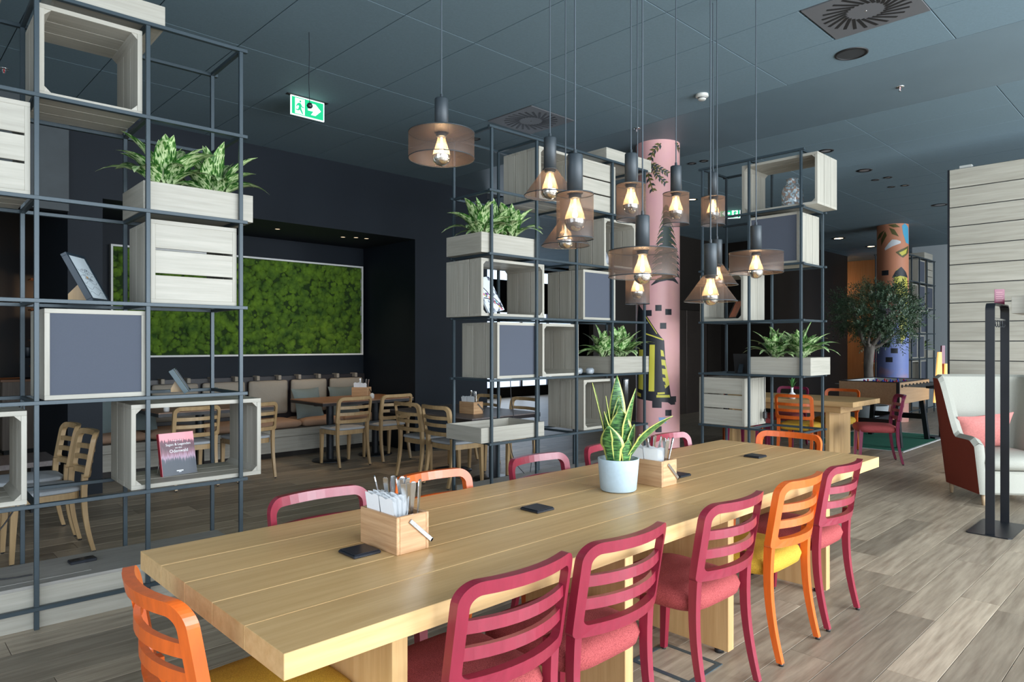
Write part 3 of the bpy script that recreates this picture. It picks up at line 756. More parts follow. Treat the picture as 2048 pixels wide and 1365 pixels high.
# canvas in mid crate
mc = bpy.data.materials.new('abstract_canvas'); mc.use_nodes = True; nt = mc.node_tree; b = nt.nodes['Principled BSDF']; b.inputs['Roughness'].default_value = .5
tc = nt.nodes.new('ShaderNodeTexCoord'); n1 = nt.nodes.new('ShaderNodeTexNoise'); n1.inputs['Scale'].default_value = 16; n1.inputs['Detail'].default_value = 5; link(nt, tc.outputs['Object'], n1.inputs['Vector'])
r1 = nt.nodes.new('ShaderNodeValToRGB'); link(nt, n1.outputs['Fac'], r1.inputs[0]); r1.color_ramp.elements[0].position = .36; r1.color_ramp.elements[0].color = (.03, .04, .08, 1)
r1.color_ramp.elements[1].position = .46; r1.color_ramp.elements[1].color = (.72, .78, .84, 1)
link(nt, r1.outputs[0], b.inputs['Base Color'])
loc, rz = loc_of('M', .24, .20, LV[3]+.0652)
t = thing('canvas', 'small painted canvas with colourful streaks leaning in the wide crate', 'picture', loc, rz)
R_ = Matrix.Translation((0, 0, .008)) @ Matrix.Rotation(math.radians(16), 4, 'Z') @ Matrix.Rotation(math.radians(-9), 4, 'Y') @ Matrix.Rotation(math.radians(-24), 4, 'X')
obj('painted_cloth', MB().box(-.125, .125, 0, .018, 0, .33, .001, M=R_), mc, t)
cols_ = [(0.75, .18, .28), (.10, .45, .5), (.75, .6, .1), (.28, .08, .35), (.8, .35, .3)]
st = random.Random(4)
for k in range(16):
    m_ = mat('paint_streak', cols_[k % 5], .5) if k < 5 else bpy.data.materials[['paint_streak', 'paint_streak.001', 'paint_streak.002', 'paint_streak.003', 'paint_streak.004'][k % 5]]
    q = k/15; x, z = -.07+.16*q+st.uniform(-.015, .015), .19-.16*q+st.uniform(-.02, .02)
    obj('paint_streak', MB().lathe([(0, 0), (.013, 0), (.011, .002), (0, .003)], 7, M=R_ @ Matrix.Translation((x, 0, z)) @ Matrix.Rotation(PI/2, 4, 'X')), m_, t)
dk = MB()
for pts in ([(-.09, .31), (-.05, .24), (-.02, .2), (.0, .16)], [(-.1, .14), (-.05, .13), (.03, .09), (.1, .01)], [(.0, .16), (.06, .11), (.115, .03)]):
    dk.tube([R_ @ Vector((x, -.001, z)) for x, z in pts], .004, 6)
obj('black_stroke', dk, m_black, t)
# framed orange picture in the right shelf, black frame seen from the back
m_opic = mat('orange_print', (0.45, 0.13, 0.06), .4, var=.2, vscale=20)
loc, rz = loc_of('R', .235, .16, LV[3]+.0452)
t = thing('picture_frame', 'black framed orange print leaning in a crate of the vase shelf', 'picture', loc, rz)
R_ = Matrix.Translation((0, 0, .006)) @ Matrix.Rotation(math.radians(-34), 4, 'Z') @ Matrix.Rotation(math.radians(-26), 4, 'X')
fb = MB()
for a in ((-.09, .09, 0, .014), (-.09, .09, .196, .21), (-.09, -.076, .014, .196), (.076, .09, .014, .196)): fb.box(a[0], a[1], 0, .02, a[2], a[3], M=R_)
obj('frame', fb, m_black, t); obj('print', MB().box(-.078, .078, .005, .012, .012, .198, M=R_), m_opic, t)
loc, rz = loc_of('R', .335, .20, LV[4]+.0202)
t = thing('picture_frame', 'black picture frame seen from behind, left of the vase shelf planter', 'picture', loc, rz+.15)
R_ = Matrix.Rotation(math.radians(14), 4, 'X')
obj('frame', MB().box(-.075, .075, -.012, 0, 0, .20, .001, M=R_), m_black, t)
vs = [(-.02, -.012, .13), (.02, -.012, .13), (.025, -.075, .003), (-.025, -.075, .003)]
obj('easel_back', MB().add(vs+[(x, y-.003, z) for x, y, z in vs], [(0,1,2,3), (7,6,5,4), (0,4,5,1), (1,5,6,2), (2,6,7,3), (3,7,4,0)]), m_darkblue, t)
# speckled vase
mv = bpy.data.materials.new('speckled_glass'); mv.use_nodes = True; nt = mv.node_tree; b = nt.nodes['Principled BSDF']; b.inputs['Roughness'].default_value = .12
tc = nt.nodes.new('ShaderNodeTexCoord'); vo = nt.nodes.new('ShaderNodeTexVoronoi'); vo.inputs['Scale'].default_value = 62; link(nt, tc.outputs['Object'], vo.inputs['Vector'])
r1 = nt.nodes.new('ShaderNodeValToRGB'); sp = nt.nodes.new('ShaderNodeSeparateColor'); link(nt, vo.outputs['Color'], sp.inputs[0]); link(nt, sp.outputs[0], r1.inputs[0]); r1.color_ramp.interpolation = 'CONSTANT'
for p_, c_ in ((0, (.24, .26, .27)), (.30, (.40, .52, .58)), (.50, (.32, .24, .20)), (.68, (.62, .70, .74)), (.86, (.42, .28, .22))):
    e = r1.color_ramp.elements[0] if p_ == 0 else r1.color_ramp.elements.new(p_); e.color = (*c_, 1)
link(nt, r1.outputs[0], b.inputs['Base Color'])
loc, rz = loc_of('R', .83, .23, LV[1]+.0452)
t = thing('vase', 'speckled blue and brown glass vase in the wide crate', 'vase', loc, 0); t.scale = (1.08, 1.08, 1.08)
obj('body', MB().lathe([(0, 0), (.078, 0), (.088, .012), (.092, .10), (.09, .16), (.075, .195), (.052, .215), (.048, .245), (.054, .262), (.047, .262), (.04, .24), (.045, .215)], 32), mv, t)
loc, rz = loc_of('M', 1.62, .15, LV[2]+.0452)
o = obj('vase', MB().lathe([(0, 0), (.045, 0), (.055, .03), (.05, .09), (.022, .15), (.018, .20), (.025, .215), (.018, .215), (.012, .19)], 24), mat('marbled_white_glass', (.45, .47, .5), .2, col2=(.08, .09, .12), vscale=14)); o.location = loc
tag(o, 'marbled white bottle vase in the open crate behind the lamps', 'vase')
# candle glasses beside lower mid planter, small white pot in the crate
m_cgl = mat('candle_glass', (.45, .5, .55), .1, alpha=.55)
for k, (u, v) in enumerate(((1.30, .20), (1.40, .14))):
    loc, rz = loc_of('M', u, v, LV[4]+.0202+.0)
    t = thing('candle_glass', 'small clear candle glass beside the planter at chest height', 'candle holder', loc, 0, 'candle glasses')
    obj('glass', MB().lathe([(0, 0), (.03, 0), (.04, .015), (.042, .04), (.03, .06), (.026, .055)], 20), m_cgl, t)
    obj('candle', MB().lathe([(0, .006), (.022, .006), (.022, .035), (0, .035)], 16), m_white, t)
loc, rz = loc_of('M', .72, .22, LV[4]+.0452)
t = thing('potted_plant', 'small green plant in a white pot inside the open crate', 'plant', loc, 0)
obj('pot', MB().lathe([(0, 0), (.035, 0), (.05, .12), (.045, .12), (.042, .10)], 20), m_pot, t)
m_lf = mat('plain_green_leaf', (.05, .16, .04), .45, var=.3, vscale=20)
for k in range(14):
    a = k*2.4; r = .012+.003*(k % 4); h_ = .13+.012*(k % 5)
    obj('leaf', MB().add([(0, 0, .11), (r*math.cos(a)-.012*math.sin(a), r*math.sin(a)+.012*math.cos(a), h_), ((r+.035)*math.cos(a), (r+.035)*math.sin(a), h_+.02), (r*math.cos(a)+.012*math.sin(a), r*math.sin(a)-.012*math.cos(a), h_)], [(0,1,2,3)], True), m_lf, t)
# ------------------------------------------------------------------ leafy plants in the planters
ml = bpy.data.materials.new('variegated_leaf'); ml.use_nodes = True; nt = ml.node_tree; b = nt.nodes['Principled BSDF']; b.inputs['Roughness'].default_value = .38
tc = nt.nodes.new('ShaderNodeTexCoord'); mp = nt.nodes.new('ShaderNodeMapping'); mp.inputs['Scale'].default_value = (2.2, .5, .5); link(nt, tc.outputs['Object'], mp.inputs[0])
n1 = nt.nodes.new('ShaderNodeTexNoise'); n1.inputs['Scale'].default_value = 62; n1.inputs['Detail'].default_value = 3; n1.inputs['Distortion'].default_value = .6; link(nt, mp.outputs[0], n1.inputs['Vector'])
sp = nt.nodes.new('ShaderNodeSeparateXYZ'); link(nt, tc.outputs['Object'], sp.inputs[0])
ab = nt.nodes.new('ShaderNodeMath'); ab.operation = 'ABSOLUTE'; link(nt, sp.outputs['X'], ab.inputs[0])
md = nt.nodes.new('ShaderNodeMath'); md.operation = 'MULTIPLY_ADD'; md.inputs[1].default_value = -4.0; link(nt, ab.outputs[0], md.inputs[0]); link(nt, n1.outputs['Fac'], md.inputs[2])
r1 = nt.nodes.new('ShaderNodeValToRGB'); link(nt, md.outputs[0], r1.inputs[0])
r1.color_ramp.elements[0].position = .33; r1.color_ramp.elements[0].color = (.022, .095, .016, 1); r1.color_ramp.elements[1].position = .50; r1.color_ramp.elements[1].color = (.56, .68, .36, 1)
e = r1.color_ramp.elements.new(.42); e.color = (.13, .30, .06, 1)
link(nt, r1.outputs[0], b.inputs['Base Color'])
def leaf_mesh(L, wid, droop, fold=.25):
    mb = MB(); n = 9
    def fn(u, v):
        s_ = u; x = (v-.5)*2
        stem = .26
        wq = 0.11 if s_ < stem else .11+.89*math.sin(PI*min(1, (s_-stem)/(1-stem))**.72)**1.0
        if s_ > .98: wq = .02
        a = droop*s_*s_
        # arc in the y-z plane
        ang = PI/2 - a; y = L*s_*math.sin(a*.62); z = L*s_*math.cos(a*.62)
        return (x*wid*wq, y + abs(x)*wid*wq*fold*-math.cos(a), z + abs(x)*wid*wq*fold*.6*math.sin(a))
    return mb.grid(fn, 12, 4).mesh('leaf', ml)
LEAF = [leaf_mesh(.28, .046, .45, .28), leaf_mesh(.28, .045, .75, .28), leaf_mesh(.27, .042, 1.0, .28), leaf_mesh(.29, .043, .22, .3)]
def leafy(sh, u, v, lvl, h, label, group, n=22, sc=1.0, seed=1):
    loc, rz = loc_of(sh, u, v, LV[lvl]+.0202+h-.035); rg = random.Random(seed)
    t = thing('leafy_plant', label, 'plant', loc, rz, group)
    for k in range(n):
        q = k/(n-1); a = k*2.39996+rg.uniform(-.3, .3); tilt = .05+.80*q**.75+rg.uniform(-.07, .07)
        me = LEAF[3] if q < .2 else LEAF[0] if q < .5 else LEAF[1] if q < .8 else LEAF[2]
        o = obj('leaf', me, None, t, (rg.uniform(-.015, .015), rg.uniform(-.015, .015), 0))
        o.rotation_euler = Euler((-tilt, rg.uniform(-.15, .15), 0)).to_matrix().to_4x4().to_euler()
        o.rotation_euler = (Matrix.Rotation(a, 4, 'Z') @ Matrix.Rotation(-tilt, 4, 'X') @ Matrix.Rotation(rg.uniform(-.3, .3), 4, 'Z')).to_euler()
        s_ = sc*rg.uniform(.8, 1.12); o.scale = (s_, s_, s_)
    return t
GP = 'variegated plants in the planters'
leafy('L', .665, .24, 2, .165, 'variegated plant nearer the steel frame centre in the book shelf planter', GP, 24, 1.42, 1)
leafy('L', .955, .24, 2, .165, 'variegated plant over the slatted crate at the end of the book shelf planter', GP, 22, 1.3, 2)
for k, u in enumerate((.06, .235, .40)):
    leafy('M', u, .2+.06*(k % 2), 2, .165, ('variegated plant at the free corner of the planter above the painted canvas', 'middle variegated plant of the planter above the painted canvas', 'variegated plant beside the crates in the planter above the painted canvas')[k], GP, 20, 1.3, 10+k)
for k, u in enumerate((1.72, 1.90, 2.06)):
    leafy('M', u, .24-.05*(k % 2), 4, .165, ('variegated plant behind the candle glasses in the planter by the pink column', 'middle variegated plant of the planter by the pink column', 'variegated plant touching the pink column, at the end of its planter')[k], GP, 20, 1.18, 20+k)
leafy('R', .655, .24, 4, .165, 'variegated plant in the vase shelf planter, beside the black frame', GP, 22, 1.25, 31)
leafy('R', .92, .24, 4, .165, 'variegated plant in the vase shelf planter, at its free end', GP, 24, 1.28, 32)
# ================================================================== ON THE LONG TABLE
TZ = .7502
for x, lab in ((1.222, 'black charging pad beside the cutlery caddy at the orange chair end'), (2.08, 'black charging pad between a caddy and the snake plant'),
               (3.155, 'black charging pad behind the caddy next to the snake plant'), (4.03, 'black charging pad alone near the far orange chair')):
    t = thing('charging_pad', lab, 'charger', (x, 2.0, TZ), 0, 'black charging pads')
    obj('housing', MB().box(-.052, .052, -.052, .052, 0, .010, .003), m_charger, t)
    obj('pad', MB().box(-.048, .048, -.048, .048, .010, .013, .0015), m_charger, t)
def napkin(mb, M, w=.095, h=.11):
    n = 5
    def fn(u, v): return M @ Vector(((v-.5)*w*(1+.05*u), -.002*math.sin(u*3), u*h+.004*math.sin(v*9)))
    mb.grid(fn, 4, 4)
def caddy(loc, rz, lab, key, small=False, seed=1, nn=9, nk=13):
    rg = random.Random(seed); w, d, h, T = .132, .225, .126, .012
    t = thing('cutlery_caddy', 'wooden cutlery caddy with steel handle, '+lab, 'caddy', loc, rz, 'wooden cutlery caddies')
    obj('side_wall', MB().box(0, T, 0, d, 0, h, .002), m_caddy['y'], t); obj('side_wall', MB().box(w-T, w, 0, d, 0, h, .002), m_caddy['y'], t)
    obj('end_wall', MB().box(T, w-T, 0, T, 0, h, .002), m_caddy['x'], t); obj('end_wall', MB().box(T, w-T, d-T, d, 0, h, .002), m_caddy['x'], t)
    obj('floor_board', MB().box(T, w-T, T, d-T, 0, .008), m_caddy['y'], t); obj('divider', MB().box(w*.52, w*.52+.008, T, d-T, .008, h-.01), m_caddy['y'], t)
    hd = MB(); hx, hz_ = w*.42, h-.022
    for y in (-.006, d+.002): hd.box(-.006, .118, y, y+.004, -.0075, .0075, .001, M=Matrix.Translation((hx, 0, hz_)) @ Matrix.Rotation(math.radians(42), 4, 'Y'))
    hd.box(.110, .118, -.006, d+.006, -.007, .007, .001, M=Matrix.Translation((hx, 0, hz_)) @ Matrix.Rotation(math.radians(42), 4, 'Y'))
    obj('handle', hd, m_steel, t)
    R0 = Matrix.Translation(loc) @ Matrix.Rotation(rz, 4, 'Z')
    for s_ in range(2):
        n = thing('napkin_stack', 'folded white napkins in the caddy '+key, 'napkins', loc, rz, 'napkins in the caddies')
        for k in range(nn):
            mb = MB(); y0 = .032 + s_*.085
            M = Matrix.Translation((.020+.0042*k, y0+.038+rg.uniform(-.003, .003), .01+rg.uniform(0, .006))) @ Matrix.Rotation(PI/2+rg.uniform(-.04, .04), 4, 'Z') @ Matrix.Rotation(-.12+.03*k+rg.uniform(-.03, .03), 4, 'X')
            napkin(mb, M, .078, .165+rg.uniform(-.006, .008)); obj('napkin', mb, m_paper, n)
    for k in range(nk):
        x, y = w*.60+rg.uniform(.004, .034), .03+.165*((k+.5)/nk)+rg.uniform(-.008, .008)
        lean, laz = rg.uniform(.1, .55), rg.uniform(-2.2, .9)
        kind = ('knife', 'fork')[k % 2]
        c = MB(); L = .225
        M = Matrix.Translation((loc[0], loc[1], loc[2])) @ Matrix.Rotation(rz, 4, 'Z') @ Matrix.Translation((x, y, .012)) @ Matrix.Rotation(laz, 4, 'Z') @ Matrix.Rotation(lean*.5, 4, 'X')
        secs = []
        for q, a, b_ in ((0, .005, .001), (.35, .004, .001), (.55, .005, .0018), (.9, .0095, .0022), (.98, .009, .002), (1, .004, .0015)):
            p = Vector((0, 0, q*L)); secs.append([M @ (p+Vector((dx*a, dy*b_, 0))) for dx, dy in ((-1, -1), (1, -1), (1, 1), (-1, 1))])
        c.sweep(None, secs); o = obj(kind, c, m_steel); tag(o, 'steel %s standing handle up in the caddy %s' % (kind, key), 'cutlery', 'cutlery in the caddies')
    return t
caddy((1.292, 1.885, TZ), 0, 'beside the charging pad near the orange end chair', 'near the orange end chair', seed=3)
caddy((2.835, 1.885, TZ), 0, 'right behind the snake plant pot', 'behind the snake plant', seed=5)
caddy((4.92, 7.86, .7502), math.radians(35), 'on the reddish bench table against the niche corner', 'on the reddish bench table', seed=8, nn=5, nk=5)
caddy((4.60, 5.33, .7252), math.radians(2), 'on the smoked grey table behind the shelf post', 'on the smoked grey table', seed=9, nn=5, nk=5)
# snake plant
m_snk = bpy.data.materials.new('snake_plant_leaf'); m_snk.use_nodes = True; nt = m_snk.node_tree; b = nt.nodes['Principled BSDF']; b.inputs['Roughness'].default_value = .35
uvn = nt.nodes.new('ShaderNodeUVMap'); sp = nt.nodes.new('ShaderNodeSeparateXYZ'); link(nt, uvn.outputs[0], sp.inputs[0])
tc = nt.nodes.new('ShaderNodeTexCoord'); mp = nt.nodes.new('ShaderNodeMapping'); mp.inputs['Scale'].default_value = (9, 9, 55); link(nt, tc.outputs['Object'], mp.inputs[0])
n1 = nt.nodes.new('ShaderNodeTexNoise'); n1.inputs['Scale'].default_value = 3; n1.inputs['Detail'].default_value = 4; link(nt, mp.outputs[0], n1.inputs['Vector'])
r0 = nt.nodes.new('ShaderNodeValToRGB'); link(nt, n1.outputs['Fac'], r0.inputs[0]); r0.color_ramp.elements[0].position = .40; r0.color_ramp.elements[0].color = (.012, .06, .018, 1); r0.color_ramp.elements[1].position = .62; r0.color_ramp.elements[1].color = (.12, .29, .075, 1)
r1 = nt.nodes.new('ShaderNodeValToRGB'); link(nt, sp.outputs['X'], r1.inputs[0]); r1.color_ramp.interpolation = 'CONSTANT'
r1.color_ramp.elements[0].color = (1, 1, 1, 1); e = r1.color_ramp.elements.new(.10); e.color = (0, 0, 0, 1); r1.color_ramp.elements[-1].position = .90; r1.color_ramp.elements[-1].color = (1, 1, 1, 1)
mx = nt.nodes.new('ShaderNodeMix'); mx.data_type = 'RGBA'; link(nt, r1.outputs[0], mx.inputs['Factor']); link(nt, r0.outputs[0], mx.inputs['A']); mx.inputs['B'].default_value = (.60, .62, .16, 1)
link(nt, mx.outputs['Result'], b.inputs['Base Color'])
t = thing('snake_plant', 'snake plant with yellow edged leaves in a pale blue pot on the long table', 'plant', (2.64, 2.0, TZ))
obj('pot', MB().lathe([(0, .002), (.080, .002), (.086, .008), (.0985, .152), (.0985, .155), (.0925, .155), (.090, .12), (0, .12)], 40), m_pot, t)
obj('soil', MB().disc(.09, .128, 30), m_soil, t)
obj('saucer_ring', MB().lathe([(.0, 0), (.078, 0), (.080, .004), (0, .004)], 30), m_glide, t)
def snake_leaf(az, r0_, L, wid, lean, twist, curl):
    mb = MB(); nu, nv = 12, 4; pts = []
    for i in range(nu+1):
        s_ = i/nu; wq = (.55+.6*s_) if s_ < .5 else (.85+.15*math.cos((s_-.5)*2*PI*.5)) * (1-((s_-.5)/.5)**2.2)
        if s_ == 1: wq = .01
        rad = r0_ + L*(lean*s_+curl*s_*s_); z = L*s_*math.sqrt(max(.15, 1-(lean+curl*s_)**2))
        tw = twist*s_
        for j in range(nv+1):
            x = (j/nv-.5)*2*wid*wq; cup = -.22*abs(x)
            lx, ly = x*math.cos(tw), x*math.sin(tw)
            pts.append((math.cos(az)*(rad+cup+ly)-math.sin(az)*lx, math.sin(az)*(rad+cup+ly)+math.cos(az)*lx, .125+z))
    fs = [(i*(nv+1)+j, (i+1)*(nv+1)+j, (i+1)*(nv+1)+j+1, i*(nv+1)+j+1) for i in range(nu) for j in range(nv)]
    mb.add(pts, fs, True); me = mb.mesh('leaf', m_snk)
    uv = me.uv_layers.new(name='UVMap')
    for li, l in enumerate(me.loops): uv.data[li].uv = ((l.vertex_index % (nv+1))/nv, (l.vertex_index//(nv+1))/nu)
    so = obj('leaf', me, None, t); md_ = so.modifiers.new('thickness', 'SOLIDIFY'); md_.thickness = .003
D2 = math.radians
RA = -44  # direction that points to the right as seen from the table's near side
for az, r, L, wd, ln, tw, cu in ((RA+180, .035, .40, .030, .22, .3, .0), (RA-92, -.01, .425, .042, -.10, .05, .0), (RA-70, -.02, .33, .038, .04, -.3, .03),
        (RA-60, .0, .30, .032, .05, .4, .0), (RA-42, .02, .375, .050, .16, -.35, .04), (RA-28, .035, .335, .046, .46, .5, .22), (RA-88, .035, .275, .064, .05, .1, .05),
        (RA-128, .05, .20, .060, .16, -.25, .05), (RA-150, .045, .26, .046, .20, .4, -.05), (RA-60, .055, .13, .030, .15, .4, .0), (RA+120, .04, .25, .036, .2, .2, 0), (RA-35, .05, .2, .034, .16, .2, 0), (RA-165, .03, .33, .032, .1, .4, 0)):
    snake_leaf(D2(az), r, L, wd, ln, tw, cu)
# ================================================================== PENDANT LAMPS
def pendant(kind, x, y, ztop, label, watt=2.6):
    """ztop = height of the top of the dark holder"""
    t = thing('pendant_lamp', label, 'pendant lamp', (x, y, ztop), 0, 'mesh pendant lamps over the long table')
    HH = .16
    obj('cord', MB().tube([(0, 0, .02), (0, 0, ZC-ztop)], .0035, 6), m_cord, t)
    hb = obj('holder', MB().lathe([(0, 0), (.031, 0), (.0325, -.004), (.0325, -HH), (.0, -HH)], 24), m_lampk, t)
    obj('cord_grip', MB().lathe([(.007, .022), (.008, 0)], 10), m_lampk, hb)
    if kind == 'drum': prof = [(.033, -HH-.001), (.155, -HH-.002), (.155, -HH-.122)]; rim = .155; zb = -HH-.122
    elif kind == 'cyl': prof = [(.033, -HH-.001), (.076, -HH-.002), (.076, -HH-.185)]; rim = .076; zb = -HH-.185
    else: prof = [(.035, -HH-.001), (.132, -HH-.135)]; rim = .132; zb = -HH-.135
    sh = obj('shade', MB().lathe(prof, 40), m_mesh, t)
    for rr_, zz in ((rim, zb), (prof[1][0] if kind != 'cone' else .037, prof[1][1] if kind != 'cone' else -HH-.003)):
        rg = MB().lathe([(rr_-.001, zz-.002), (rr_+.0015, zz-.002), (rr_+.0015, zz+.002), (rr_-.001, zz+.002), (rr_-.001, zz-.002)], 40); obj('rim', rg, m_lampk, sh)
    zb0 = -HH
    bl = obj('bulb', MB().lathe([(.018, zb0-.005), (.019, zb0-.03), (.026, zb0-.055), (.038, zb0-.085), (.0425, zb0-.108)], 24), m_bulb, t)
    obj('socket', MB().lathe([(.0, zb0), (.026, zb0), (.026, zb0-.018), (.0, zb0-.018)], 18), m_lampk, bl)
    obj('glow', MB().lathe([(0, zb0-.02), (.0045, zb0-.022), (.005, zb0-.065), (.011, zb0-.082), (.010, zb0-.094), (0, zb0-.10)], 12), m_fila, bl)
    obj('mirror_cap', MB().lathe([(.0427, zb0-.107), (.0425, zb0-.118), (.037, zb0-.136), (.024, zb0-.150), (.010, zb0-.1555), (0, zb0-.156)], 24), m_mirror, bl)
    l = bpy.data.lights.new('bulb_light', 'POINT'); l.energy = watt; l.color = (1.0, .66, .36); l.shadow_soft_size = .03
    lo = bpy.data.objects.new('bulb_light', l); COL.objects.link(lo); lo.parent = t; lo.location = (0, 0, zb0-.062)
def at(px, d): 
    s_ = (px-1024)*d/1365.3; return (d*VX+s_*VY, d*VY-s_*VX)
def hz(py, d): return 1.45+(689-py)*d/1365.3
LAMPS = [('drum', 883, 3.22, 198, 'wide drum mesh pendant hanging apart from the cluster, over the shelf side'), ('cone', 1100, 3.50, 276, 'cone mesh pendant before the high slatted crate'),
         ('cyl', 1150, 2.80, 310, 'cylinder mesh pendant, largest of the cylinders, before the slatted crate'), ('cone', 1131, 3.75, 384, 'cone mesh pendant half hidden behind the largest cylinder lamp'),
         ('cyl', 1262, 3.55, 308, 'cylinder mesh pendant before the tray that touches the pink column'), ('cyl', 1352, 4.05, 333, 'cylinder mesh pendant in front of the pink column'),
         ('cyl', 1426, 4.50, 346, 'cylinder mesh pendant beside the green exit sign'), ('drum', 1285, 3.15, 432, 'wide drum mesh pendant low before the pink column'),
         ('cyl', 1275, 4.35, 500, 'cylinder mesh pendant below the low drum lamp'), ('cone', 1421, 3.50, 488, 'lowest cone mesh pendant, before the crate with the orange print'),
         ('cone', 1434, 4.45, 480, 'small cone mesh pendant behind the lowest cone'), ('drum', 1512, 4.10, 452, 'drum mesh pendant before the pinboard crate of the vase shelf')]
for kind, px, d, py, lab in LAMPS:
    x, y = at(px, d); pendant(kind, x, y, hz(py, d), lab)
# ================================================================== CEILING FIXTURES
m_vent = mat('vent_grey_metal', (0.115, 0.118, 0.125), .5, .2)
def vent(x, y, label):
    t = thing('ceiling_vent', label, 'vent', (x, y, ZC), 0, 'swirl vents in the ceiling'); w = .612
    obj('plate', MB().box(0, w, 0, w, -.006, .010, .001), m_vent, t)
    for k in range(24):
        a = 2*PI*k/24; M = Matrix.Translation((w/2, w/2, 0)) @ Matrix.Rotation(a, 4, 'Z') @ Matrix.Translation((.185, .035, 0)) @ Matrix.Rotation(math.radians(-14), 4, 'Z')
        obj('dark_slot', MB().box(-.085, .085, -.011, .011, -.0075, -.0055, M=M), m_black, t)  # black strips on the plate stand for the shade inside the slots
    obj('screw', MB().lathe([(0, -.009), (.006, -.008), (.007, -.006)], 10, (w/2, w/2, 0)), m_steel, t)
vent(4.598, 4.498, 'square swirl vent above the planter shelf'); vent(4.598, 1.345, 'square swirl vent beside the round ceiling speaker')
def ceil_at(px, py): 
    d = 1365.3*(ZC-1.45)/(689-py); x, y = at(px, d); return x, y
x, y = ceil_at(1703, 107)
t = thing('ceiling_speaker', 'round black ceiling speaker next to a swirl vent', 'speaker', (x, y, ZC))
obj('rim', MB().lathe([(.118, 0), (.118, -.006), (.104, -.010), (.102, 0)], 32), m_black, t); obj('grille', MB().lathe([(.102, -.003), (0, -.004)], 32), mat('speaker_grille', (.02, .022, .024), .7), t)
m_warm = mat('downlight_glow', (1, .8, .5), .5, emit=(1, .68, .36), es=7)
m_dimw = mat('niche_lamp_glow', (1, .8, .6), .5, emit=(1, .74, .5), es=1.1)
m_off = mat('downlight_lens', (.25, .25, .26), .2)
k = 0
for px, py, r, on in ((1652, 302, .085, 0), (1729, 341, .095, 0), (1751, 360, .05, 0), (1776, 355, .055, 0), (1783, 374, .05, 0), (1810, 371, .055, 0), (1385, 399, .08, 1), (1384, 327, .055, 0), (1408, 322, .055, 0), (952, 278, .05, 0), (1677, 477, .14, 1), (1742, 493, .12, 1), (1880, 410, .12, 0)):
    x, y = ceil_at(px, py)
    t = thing('downlight', 'glowing recessed downlight with dark trim in the blue-grey ceiling' if on else 'unlit recessed downlight with dark trim in the blue-grey ceiling', 'downlight', (x, y, ZC), 0, 'recessed downlights lit' if on else 'recessed downlights unlit')
    obj('trim', MB().lathe([(r, 0), (r, -.004), (r*.72, -.007), (r*.62, -.001)], 24), m_black, t)
    obj('lens', MB().lathe([(r*.62, -.002), (0, -.003)], 20), m_warm if on else m_off, t)
for px, py, lab in ((1800, 174, 'ceiling sprinkler with red bulb near the round speaker'), (1274, 257, 'ceiling sprinkler with red bulb above the pink column lamps'), (8, 138, 'ceiling sprinkler with red bulb over the book shelf')):
    x, y = ceil_at(px, py); t = thing('sprinkler', lab, 'sprinkler', (x, y, ZC), 0, 'ceiling sprinklers')
    obj('rosette', MB().lathe([(.035, 0), (.034, -.004), (.012, -.006), (0, -.006)], 20), m_steel, t)
    obj('frame', MB().tube([(-.008, 0, -.004), (-.012, 0, -.02), (0, 0, -.036)], .002, 6).tube([(.008, 0, -.004), (.012, 0, -.02), (0, 0, -.036)], .002, 6), m_steel, t)
    obj('glass_bulb', MB().tube([(0, 0, -.006), (0, 0, -.033)], .003, 6), mat('red_liquid', (.6, .05, .05), .2), t); obj('deflector', MB().lathe([(0, -.037), (.012, -.037), (.012, -.036), (0, -.036)], 12), m_steel, t)
x, y = ceil_at(1404, 189)
t = thing('smoke_detector', 'off-white smoke detector on the ceiling', 'smoke detector', (x, y, ZC))
m_ofw = mat('off_white_plastic', (.5, .5, .46), .5)
obj('base', MB().lathe([(.055, 0), (.057, -.02), (.05, -.026), (0, -.026)], 24), m_ofw, t); obj('sensor_head', MB().lathe([(.036, -.026), (.036, -.045), (.03, -.052), (0, -.052)], 20), m_ofw, t)
obj('vent_slots', MB().lathe([(.0365, -.031), (.0365, -.039)], 20), m_glide, t)
